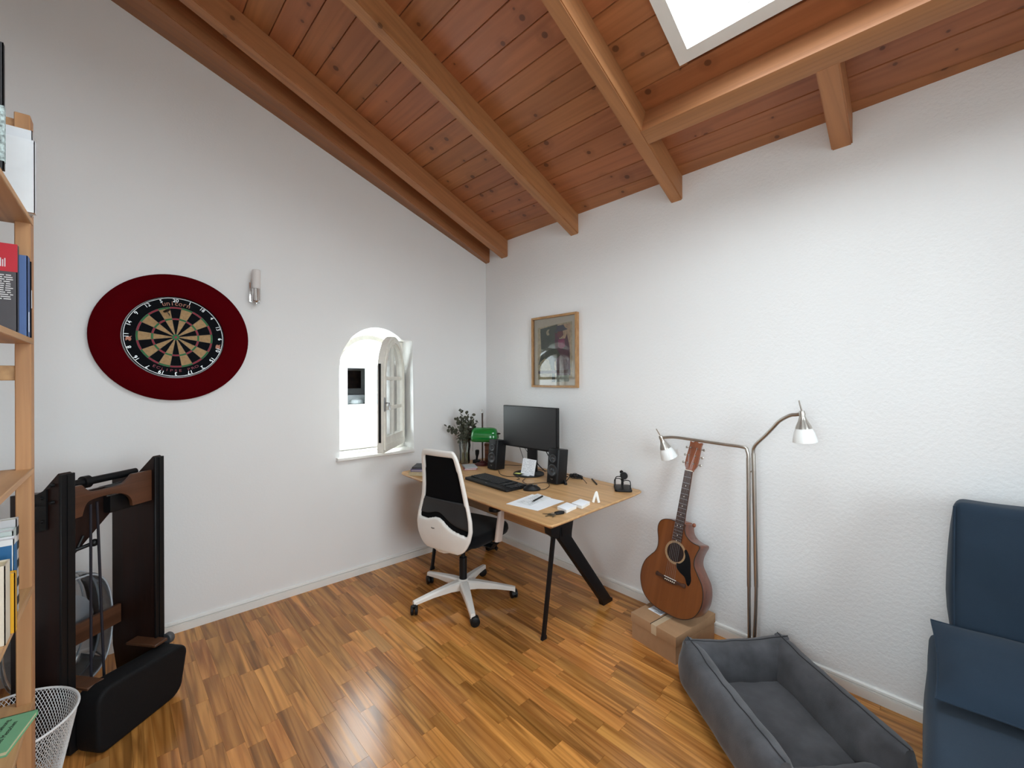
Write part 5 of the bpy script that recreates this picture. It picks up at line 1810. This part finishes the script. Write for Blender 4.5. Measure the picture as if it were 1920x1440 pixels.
# grey bag standing on the floor behind the shelf end
bg = thing('fabric_bag', 'grey and black fabric bag standing behind the bookshelf end', 'bag', (0.640, -2.935, 0))
bg.scale = (0.8, 0.8, 1.0)
b = B(); b.lathe([(0, 0.001), (0.09, 0.001), (0.11, 0.03), (0.112, 0.20), (0.105, 0.33), (0.06, 0.40), (0.03, 0.415), (0, 0.415)], 24)
for v in b.bm.verts:
    v.co.x += 0.012 * noise.noise(v.co * 14); v.co.y += 0.012 * noise.noise(v.co * 14 + Vector((5, 0, 0)))
b.make('body', fabric('grey_bag_fabric', (0.13, 0.14, 0.16), 300, 0.3), bg)
b = B(); b.tube(smooth_path([(0.05, -0.05, 0.37), (0.09, 0.0, 0.46), (0.06, 0.05, 0.38)], 6), 0.012, 8, flat=(1, 0.3)); b.make('strap', M_BLACK_SOFT, bg)
b = B(); b.lathe([(0.112, 0.02), (0.117, 0.06), (0.117, 0.18), (0.113, 0.24)], 24); b.make('band', M_BLACK_SOFT, bg)

# ================================================================== CARDBOARD BOX AND GUITAR
c0, cl_, cr_ = Vector((2.070, -0.436, 0)), Vector((1.787, -0.395, 0)), Vector((2.110, -0.062, 0))
ux, uy = (cl_ - c0), (cr_ - c0)
BOXH = 0.142
bx_ = thing('cardboard_box', 'brown lidded cardboard box with a shipping label under the guitar', 'box', c0.to_tuple())


def bp(u, v, z, g=0.0):
    a, c = ux.normalized(), uy.normalized()
    return a * (u * ux.length + (g if u > 0.5 else -g)) + c * (v * uy.length + (g if v > 0.5 else -g)) + Vector((0, 0, z))


def bprism(z0, z1, g, name, mat, parent, bev=0.0):
    q = [bp(0, 0, 0, g), bp(0, 1, 0, g), bp(1, 1, 0, g), bp(1, 0, 0, g)]
    return B().prism([(p.x, p.y) for p in q], (z0, z1), 'z', bevel=bev).make(name, mat, parent, angle=20)


bprism(0.0005, BOXH - 0.004, -0.004, 'box_body', M_CARD, bx_)
lid = bprism(BOXH - 0.050, BOXH, 0.0, 'lid', M_CARD, bx_, 0.002)
ax_, ay_ = ux.normalized(), uy.normalized()
FRM = Matrix(((ax_.x, ay_.x, 0, 0), (ax_.y, ay_.y, 0, 0), (0, 0, 1, 0), (0, 0, 0, 1)))
LX, LY = ux.length, uy.length
b = B(); b.box((0.118, -0.001, BOXH - 0.0505), (0.150, 0.150, BOXH + 0.0007), mat=FRM); b.make('tape', M_TAPE, bx_, angle=0)
b = B(); b.box((0.150, -0.0012, BOXH - 0.004), (0.154, 0.20, BOXH + 0.0009), mat=FRM); b.make('lid_gap', M_BLACK, bx_, angle=0)
b = B(); b.box((-0.001, 0.14, BOXH - 0.072), (0.0035, 0.245, BOXH - 0.047), mat=FRM); b.make('lid_tab', M_CARD, bx_, angle=0)
b = B(); b.box((-0.0005, 0.15, 0.030), (0.0042, 0.20, 0.062), mat=FRM); b.box((-0.0009, 0.155, 0.034), (0.0046, 0.195, 0.058), mat=FRM)
b.make('hand_hole', M_CARD_IN, bx_, angle=0)
b = B(); b.box((0.165, 0.105, BOXH), (0.250, 0.205, BOXH + 0.0008), mat=FRM); lb = b.make('shipping_label', M_PAPER, bx_, angle=0)
b = B()
rb = random.Random(9)
for i in range(12):
    b.box((0.172, 0.112 + i * 0.0072, BOXH + 0.0008), (0.172 + rb.uniform(0.02, 0.07), 0.1155 + i * 0.0072, BOXH + 0.0011), mat=FRM)
b.box((0.215, 0.165, BOXH + 0.0008), (0.245, 0.20, BOXH + 0.0012), mat=FRM)
b.make('label_print', plain('label_ink', (0.16, 0.17, 0.19), 0.8), lb, angle=0)

# guitar: local x across, z up its length, y away from the viewer (face at y = 0)
gt = thing('acoustic_guitar', 'cutaway acoustic guitar leaning on the wall, standing on the cardboard box', 'guitar')
LEAN, GROLL = R(-12.6), R(3.2)
gt.matrix_world = Matrix.Translation((1.940, -0.300, BOXH + 0.0225)) @ Matrix.Scale(0.978, 4) @ Matrix.Rotation(R(-5), 4, 'Z') @ Matrix.Rotation(LEAN, 4, 'X') @ Matrix.Rotation(GROLL, 4, 'Y')
gl_ = [(0, 0.0), (-0.09, 0.008), (-0.155, 0.045), (-0.188, 0.105), (-0.194, 0.165), (-0.180, 0.222), (-0.150, 0.266), (-0.124, 0.300), (-0.115, 0.335), (-0.120, 0.375), (-0.132, 0.415), (-0.134, 0.450), (-0.118, 0.482), (-0.080, 0.500), (-0.030, 0.503)]
gr_ = [(0.028, 0.503), (0.032, 0.480), (0.042, 0.452), (0.068, 0.430), (0.100, 0.420), (0.128, 0.418), (0.134, 0.405), (0.124, 0.375), (0.116, 0.340), (0.120, 0.305), (0.148, 0.266), (0.180, 0.222), (0.194, 0.165), (0.188, 0.105), (0.155, 0.045), (0.09, 0.008)]
go_ = smooth2(gl_ + gr_, 5)
M_TOP = wood('cedar_top', (0.155, 0.046, 0.012), (0.205, 0.066, 0.018), grain=(45, 45, 1.2), rough=0.32, vary=0.0, figure=0.06, coat=0.3)
M_SIDE = wood('mahogany_side', (0.11, 0.032, 0.018), (0.19, 0.062, 0.034), grain=(30, 30, 2), rough=0.3, vary=0.0, figure=0.15, coat=0.3)
M_NECKW = wood('headstock_wood', (0.20, 0.06, 0.028), (0.29, 0.095, 0.045), grain=(30, 30, 2), rough=0.35, vary=0.0, figure=0.12)
M_ROSE = wood('rosewood', (0.035, 0.014, 0.009), (0.075, 0.030, 0.018), grain=(40, 40, 2), rough=0.45, vary=0.0, figure=0.15)
B().prism(go_, (0.003, 0.100), 'y', bevel=0.003).make('body', M_SIDE, gt)
B().prism(offset_poly(go_, 0.003), (-0.0005, 0.006), 'y').make('soundboard', M_TOP, gt)
ring2(go_, offset_poly(go_, 0.0035), (-0.0008, 0.004), 'y', 'binding', plain('dark_binding', (0.02, 0.012, 0.01), 0.4), gt)
HZ_ = 0.335
FX = Matrix.Translation((0, 0, HZ_)) @ Matrix.Rotation(R(90), 4, 'X')
B().lathe([(0.052, 0.0), (0.064, 0.0), (0.064, 0.0012), (0.052, 0.0012)], 40, close=True, mat=FX).make('rosette', plain('pale_rosette', (0.34, 0.22, 0.12), 0.5, noise_amt=0.2, noise_scale=200), gt)
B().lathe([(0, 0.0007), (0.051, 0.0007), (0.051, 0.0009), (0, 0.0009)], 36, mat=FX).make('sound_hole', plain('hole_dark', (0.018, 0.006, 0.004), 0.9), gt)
pg_ = smooth2([(0.052, 0.360), (0.062, 0.372), (0.085, 0.345), (0.098, 0.310), (0.106, 0.265), (0.116, 0.225), (0.108, 0.195), (0.096, 0.198), (0.078, 0.228), (0.045, 0.243), (0.022, 0.262), (0.018, 0.282), (0.038, 0.288), (0.058, 0.312), (0.062, 0.338)], 4)
B().prism(pg_, (-0.0022, 0.0), 'y').make('pickguard', plain('glossy_black', (0.006, 0.006, 0.007), 0.15), gt)
br_ = smooth2([(-0.088, 0.196), (-0.060, 0.190), (0.0, 0.194), (0.060, 0.190), (0.088, 0.196), (0.090, 0.174), (0.055, 0.176), (0.030, 0.166), (-0.030, 0.166), (-0.055, 0.176), (-0.090, 0.174)], 3)
B().prism(br_, (-0.009, -0.0005), 'y', bevel=0.002).make('bridge', M_ROSE, gt)
B().box((-0.037, -0.012, 0.190), (0.037, -0.008, 0.193)).make('saddle', M_WHITE, gt)
for k in range(6):
    B().cyl((-0.028 + k * 0.0112, -0.009, 0.178), (-0.028 + k * 0.0112, -0.0135, 0.178), 0.0032, 0.0025, 8).make('bridge_pin', plain('ivory', (0.75, 0.70, 0.58), 0.3), gt)
NT, HT = 0.800, 0.980
B().prism([(-0.028, 0.40), (0.028, 0.40), (0.0225, NT), (-0.0225, NT)], (-0.008, -0.0005), 'y').make('fretboard', M_ROSE, gt)
fb = [o for o in gt.children if o.name.startswith('fretboard')][0]
fz = [NT - (0.65) * (1 - 2 ** (-k / 12)) for k in range(1, 20)]
for z in fz:
    if z < 0.402:
        continue
    w_ = 0.0225 + (NT - z) / 0.4 * 0.0055
    B().box((-w_, -0.0094, z - 0.001), (w_, -0.008, z + 0.001)).make('fret', M_STEEL, fb, angle=0)
for k in (3, 5, 7, 9, 12, 15, 17):
    z = (fz[k - 1] + (fz[k - 2])) / 2
    for xx in ((-0.010, 0.010) if k == 12 else (0.0,)):
        B().cyl((xx, -0.0086, z), (xx, -0.0079, z), 0.0032, n=10).make('inlay_dot', plain('pearl', (0.70, 0.66, 0.58), 0.3), fb)
b = B()
rows = []
for z, w, d_ in ((0.503, 0.026, 0.040), (0.515, 0.025, 0.030), (0.55, 0.0245, 0.021), (0.70, 0.0232, 0.020), (NT, 0.0225, 0.018), (NT + 0.02, 0.0225, 0.018)):
    rows.append([(w * math.cos(a), 0.0 + d_ * math.sin(a), z) for a in [math.pi * k / 10 for k in range(11)]])
b.surf(rows)
b.make('neck', M_NECKW, gt, angle=50)
B().prism([(-0.026, 0.46), (0.026, 0.46), (0.024, 0.51), (-0.024, 0.51)], (0.004, 0.085), 'y', bevel=0.006).make('heel', M_NECKW, gt)
B().box((-0.0225, -0.010, NT), (0.0225, 0.0, NT + 0.004)).make('nut', plain('ivory', None), gt)
hd = smooth2([(-0.023, NT), (-0.024, NT + 0.012), (-0.036, NT + 0.035), (-0.037, NT + 0.09), (-0.034, NT + 0.15), (-0.036, HT - 0.006), (-0.018, HT - 0.012), (0.0, HT), (0.018, HT - 0.012), (0.036, HT - 0.006), (0.034, NT + 0.15), (0.037, NT + 0.09), (0.036, NT + 0.035), (0.024, NT + 0.012), (0.023, NT)], 2, False)
B().prism(hd, (-0.002, 0.014), 'y', mat=Matrix.Translation((0, 0, NT)) @ Matrix.Rotation(R(-8), 4, 'X') @ Matrix.Translation((0, 0, -NT)), bevel=0.002).make('headstock', M_NECKW, gt)
HM = Matrix.Translation((0, 0, NT)) @ Matrix.Rotation(R(-8), 4, 'X') @ Matrix.Translation((0, 0, -NT))
pegs = []
for s_ in (-1, 1):
    for k in range(3):
        z = NT + 0.045 + 0.045 * k
        b = B()
        b.cyl((s_ * 0.020, -0.012, z), (s_ * 0.020, 0.0, z), 0.0042, n=8, mat=HM)
        b.cyl((s_ * 0.030, 0.009, z), (s_ * 0.046, 0.009, z), 0.003, n=8, mat=HM)
        b.ball((s_ * 0.053, 0.009, z), (0.009, 0.005, 0.008), 1, mat=HM)
        b.make('tuning_peg', M_CHROME, gt)
        pegs.append((s_ * 0.020, HM @ Vector((s_ * 0.020, -0.010, z))))
order = [pegs[0], pegs[1], pegs[2], pegs[5], pegs[4], pegs[3]]
for k in range(6):
    xa = -0.028 + k * 0.0112
    xb = -0.0185 + k * 0.0074
    B().tube([(xa, -0.012, 0.180), (xa, -0.0135, 0.1915), (xb, -0.0115, NT + 0.003), order[k][1]], 0.0004, 4).make('string', M_STEEL, gt, angle=0)
B().ball((0.055, 0.05, 0.506), (0.010, 0.010, 0.012), 2).make('strap_button', M_NECKW, gt)

# ================================================================== FLOOR LAMP
lpx, lpy = 2.305, -0.120
fp = thing('floor_lamp', 'brushed metal floor lamp with two bent arms and white glass shades', 'lamp', (lpx, lpy, 0))
B().lathe([(0, 0.0005), (0.105, 0.0005), (0.108, 0.006), (0.10, 0.016), (0.03, 0.022), (0, 0.022)], 40).make('base', M_CHROME, fp)


def lw(px, py, y):
    p = wB(px, py, y)
    return Vector((p.x - lpx, p.y - lpy, p.z))


pL0, pR0 = lw(1405, 1190, lpy), lw(1420, 1190, lpy)
hL = CAM + ray(1240, 821) * 2.53 - Vector((lpx, lpy, 0))
hR = CAM + ray(1504, 776) * 1.92 - Vector((lpx, lpy, 0))
aL = [(pL0.x * 0.5, 0, 0.02), lw(1404.5, 1100, lpy), lw(1403.5, 900, lpy), lw(1403, 858, lpy), lw(1400.5, 845, lpy), lw(1394, 838.5, lpy)]
tL = aL[-1]
aL += [tL + (hL - tL) * 0.25 + Vector((0, 0, 0.004)), tL + (hL - tL) * 0.72 + Vector((0, 0, 0.012)), tL + (hL - tL) * 0.88 + Vector((0, 0, 0.010)), hL]
B().tube(smooth_path(aL, 6), 0.0085, 10).make('pole', M_CHROME, fp)
B().tube([aL[3], aL[2] - Vector((0, 0, 0.0)), aL[1]], 0.0102, 12).make('sleeve', M_CHROME, fp)
aR = [(pR0.x * 0.5, 0, 0.02), lw(1418, 1100, lpy), lw(1414, 900, lpy), lw(1412.5, 850, lpy)]
tR = lw(1413.5, 846, lpy)
e0 = CAM + ray(1466, 785) * 2.00 - Vector((lpx, lpy, 0))
e1 = CAM + ray(1481, 779) * 1.965 - Vector((lpx, lpy, 0))
k0 = lw(1414.5, 838, lpy - 0.004)
k1 = k0 + (e0 - k0) * 0.14 + Vector((0, 0, 0.004))
aR += [k0, k1, k0 + (e0 - k0) * 0.4, k0 + (e0 - k0) * 0.7, k0 + (e0 - k0) * 0.93, e1, (e1 + hR) / 2, hR]
B().tube(smooth_path(aR, 6), 0.0085, 10).make('pole', M_CHROME, fp)
B().tube([aR[3], aR[2], aR[1]], 0.0102, 12).make('sleeve', M_CHROME, fp)
p1, p2_ = lw(1403, 884, lpy), lw(1414, 884, lpy)
B().cyl(p1, p2_, 0.004, n=8).make('joint', M_CHROME, fp)
for h_, tilt, az in ((hL, 22, 48), (hR, 6, 48)):
    hdv = bpy.data.objects.new('lamp_head', None)
    COL.objects.link(hdv); hdv.parent = fp
    m = Matrix.Translation(h_) @ Matrix.Rotation(R(az), 4, 'Z') @ Matrix.Rotation(R(-tilt), 4, 'Y')
    b = B(); b.lathe([(0, 0.016), (0.010, 0.014), (0.014, 0.0), (0.012, -0.010), (0.018, -0.030), (0.030, -0.056), (0.033, -0.066), (0.030, -0.066), (0, -0.05)], 28, mat=m)
    b.cyl((0, 0, 0.01), (-0.008, 0, 0.062), 0.0034, 0.0030, 8, mat=m)
    b.make('socket_cup', M_CHROME, hdv)
    b = B(); b.lathe([(0.031, -0.064), (0.040, -0.085), (0.047, -0.115), (0.0485, -0.128), (0.046, -0.129), (0.044, -0.115), (0.037, -0.085), (0.028, -0.066)], 36, mat=m, close=True)
    b.make('glass_shade', M_OPAL, hdv)

# ================================================================== DOG BED
WD, LD = Vector((0.625, 0.781, 0)), Vector((0.772, -0.636, 0))
A0 = Vector((2.200, -0.565, 0))
bd = thing('dog_bed', 'grey suede dog bed with padded bolster edges', 'dog bed', A0.to_tuple(), math.atan2(WD.y, WD.x))
# local x along the head bolster, local -y along the length
BWD, BLN = 0.505, 0.590


def bolster(p0, p1, name, r=0.098, h=0.213, seed=0.0, lean=0.0):
    """an upright stuffed roll with a pinched top seam"""
    p0, p1 = Vector(p0), Vector(p1)
    t = (p1 - p0); L_ = t.length; t = t / L_
    nrm = Vector((-t.y, t.x, 0))
    rows = []
    N = 22
    for i in range(N + 1):
        u = i / N
        e = 1.0 - 0.55 * (abs(2 * u - 1) ** 14)
        sag = 0.012 * math.sin(math.pi * u) + 0.006 * noise.noise(Vector((u * 4 + seed, seed, 0)))
        row = []
        for k in range(20):
            a = 2 * math.pi * k / 20
            ca, sa = math.cos(a), math.sin(a)
            w = r * 0.78 * math.copysign(abs(ca) ** 0.75, ca) * e
            zz = h / 2 + (h / 2 - (sag if sa > 0 else 0)) * math.copysign(abs(sa) ** 0.9, sa)
            # narrower towards the top seam
            w *= 1.0 - 0.28 * max(0, zz / h - 0.35)
            w += 0.006 * noise.noise(Vector((u * 9 + seed, a * 2, seed)))
            row.append(p0 + t * (u * L_) + nrm * (w + lean * (zz / h)) + Vector((0, 0, max(0.002, zz))))
        rows.append(row)
    b = B(); b.surf(rows, wrap=True)
    b.bm.verts.ensure_lookup_table()
    n = len(b.bm.verts)
    b.bm.faces.new([b.bm.verts[k] for k in range(20)]); b.bm.faces.new([b.bm.verts[n - 1 - k] for k in range(20)])
    bmesh.ops.recalc_face_normals(b.bm, faces=b.bm.faces)
    o = b.make(name, M_BED, bd, angle=60)
    seam = [r_[5] + Vector((0, 0, 0.001)) for r_ in rows]
    B().tube(seam, 0.0022, 6).make('piping', M_BED_SEAM, o)
    return o


bolster((0.0, 0.045, 0), (BWD, 0.045, 0), 'head_bolster', seed=1.3)
bolster((0.03, 0.075, 0), (0.03, -BLN, 0), 'side_bolster', seed=4.1)
bolster((BWD - 0.03, 0.075, 0), (BWD - 0.03, -BLN + 0.02, 0), 'side_bolster', seed=7.7)
bolster((0.06, -BLN + 0.05, 0), (BWD - 0.06, -BLN + 0.05, 0), 'foot_bolster', h=0.12, seed=2.2)
b = B()
tp, bt_ = pillow_rows(BWD - 0.06, BLN - 0.04, 0.056, 16, 18, 5.0, 0.02, 3.0, 0.010)
mt_ = Matrix.Translation((BWD / 2, -BLN / 2 + 0.05, 0.034))
b.surf(tp, mat=mt_); b.surf(bt_, flip=True, mat=mt_)
b.make('mattress', M_BED, bd, angle=60, weld=True)
B().box((0.03, -BLN + 0.03, 0.001), (BWD - 0.03, 0.06, 0.02), 0.005).make('base', M_BED_SEAM, bd)

# ================================================================== SOFA
sf = thing('sofa', 'dark blue fabric sofa against the woodchip wall', 'sofa', (2.958, -0.035, 0))
SL, SD_, SH_ = 1.75, 0.95, 0.42


def soft_box(lo, hi, r, name, parent, seg=5, bulge=0.0, seed=0.0, mat=None):
    b = B()
    lo, hi = Vector(lo), Vector(hi)
    b.box(lo, hi, r, seg)
    bmesh.ops.subdivide_edges(b.bm, edges=[e for e in b.bm.edges if e.calc_length() > 0.12], cuts=7, use_grid_fill=True)
    c, d = (lo + hi) / 2, (hi - lo) / 2
    for v in b.bm.verts:
        q = v.co - c
        f = [max(0, 1 - (q[i] / d[i]) ** 2) for i in range(3)]
        n_ = noise.noise(v.co * 5 + Vector((seed, 0, 0))) * 0.006
        for i in range(3):
            j, k = (i + 1) % 3, (i + 2) % 3
            v.co[i] += math.copysign(bulge * f[j] * f[k] * (abs(q[i]) / d[i]), q[i]) + n_ * (abs(q[i]) / d[i])
    o = b.make(name, mat or M_SOFA, parent, angle=60)
    if mt is not None:
        o.matrix_local = mt
    return o


mt = None
sb_ = soft_box((0, -SD_, 0.03), (SL, 0.0, SH_), 0.045, 'seat_base', sf, bulge=0.010, seed=1)
for v in sb_.data.vertices:
    v.co.x += 0.045 * (-v.co.y / SD_) * max(0, 1 - v.co.x / SL)
for x0, x1, sd in ((0.075, 0.86, 3.0), (0.87, 1.70, 5.0)):
    mt = Matrix.Translation((0, -0.075, 0.435)) @ Matrix.Rotation(R(-7), 4, 'X')
    o = soft_box((x0, -0.20, -0.005), (x1, 0.0, 0.540), 0.03, 'back_cushion', sf, bulge=0.02, seed=sd)
    B().tube([(x0 + 0.004, -0.197, 0.02), (x0 + 0.002, -0.199, 0.25), (x0 + 0.004, -0.197, 0.525)], 0.004, 6).make('piping', M_SOFA, o)
mt = None
for x in (0.08, SL - 0.08):
    for y in (-0.09, -SD_ + 0.09):
        B().cyl((x, y, 0), (x, y, 0.04), 0.02, n=12).make('leg', M_BLACK, sf)
pi_ = thing('throw_pillow', 'small dark blue pillow lying on the sofa seat', 'pillow')
pi_.matrix_world = Matrix.Translation((3.302, -0.450, 0.516)) @ Matrix.Rotation(R(5), 4, 'Z') @ Matrix.Rotation(R(20), 4, 'X')
b = B()
tp, bt_ = pillow_rows(0.62, 0.33, 0.12, 22, 14, 2.8, 0.06, 1.0, 0.008)
b.surf(tp); b.surf(bt_, flip=True)
b.make('cover', M_SOFA, pi_, angle=70, weld=True)
edge = [tp[0][j] for j in range(15)] + [tp[i][14] for i in range(1, 23)] + [tp[22][j] for j in range(13, -1, -1)] + [tp[i][0] for i in range(21, 0, -1)]
B().tube(edge, 0.003, 6, closed=True).make('piping', M_SOFA, pi_)
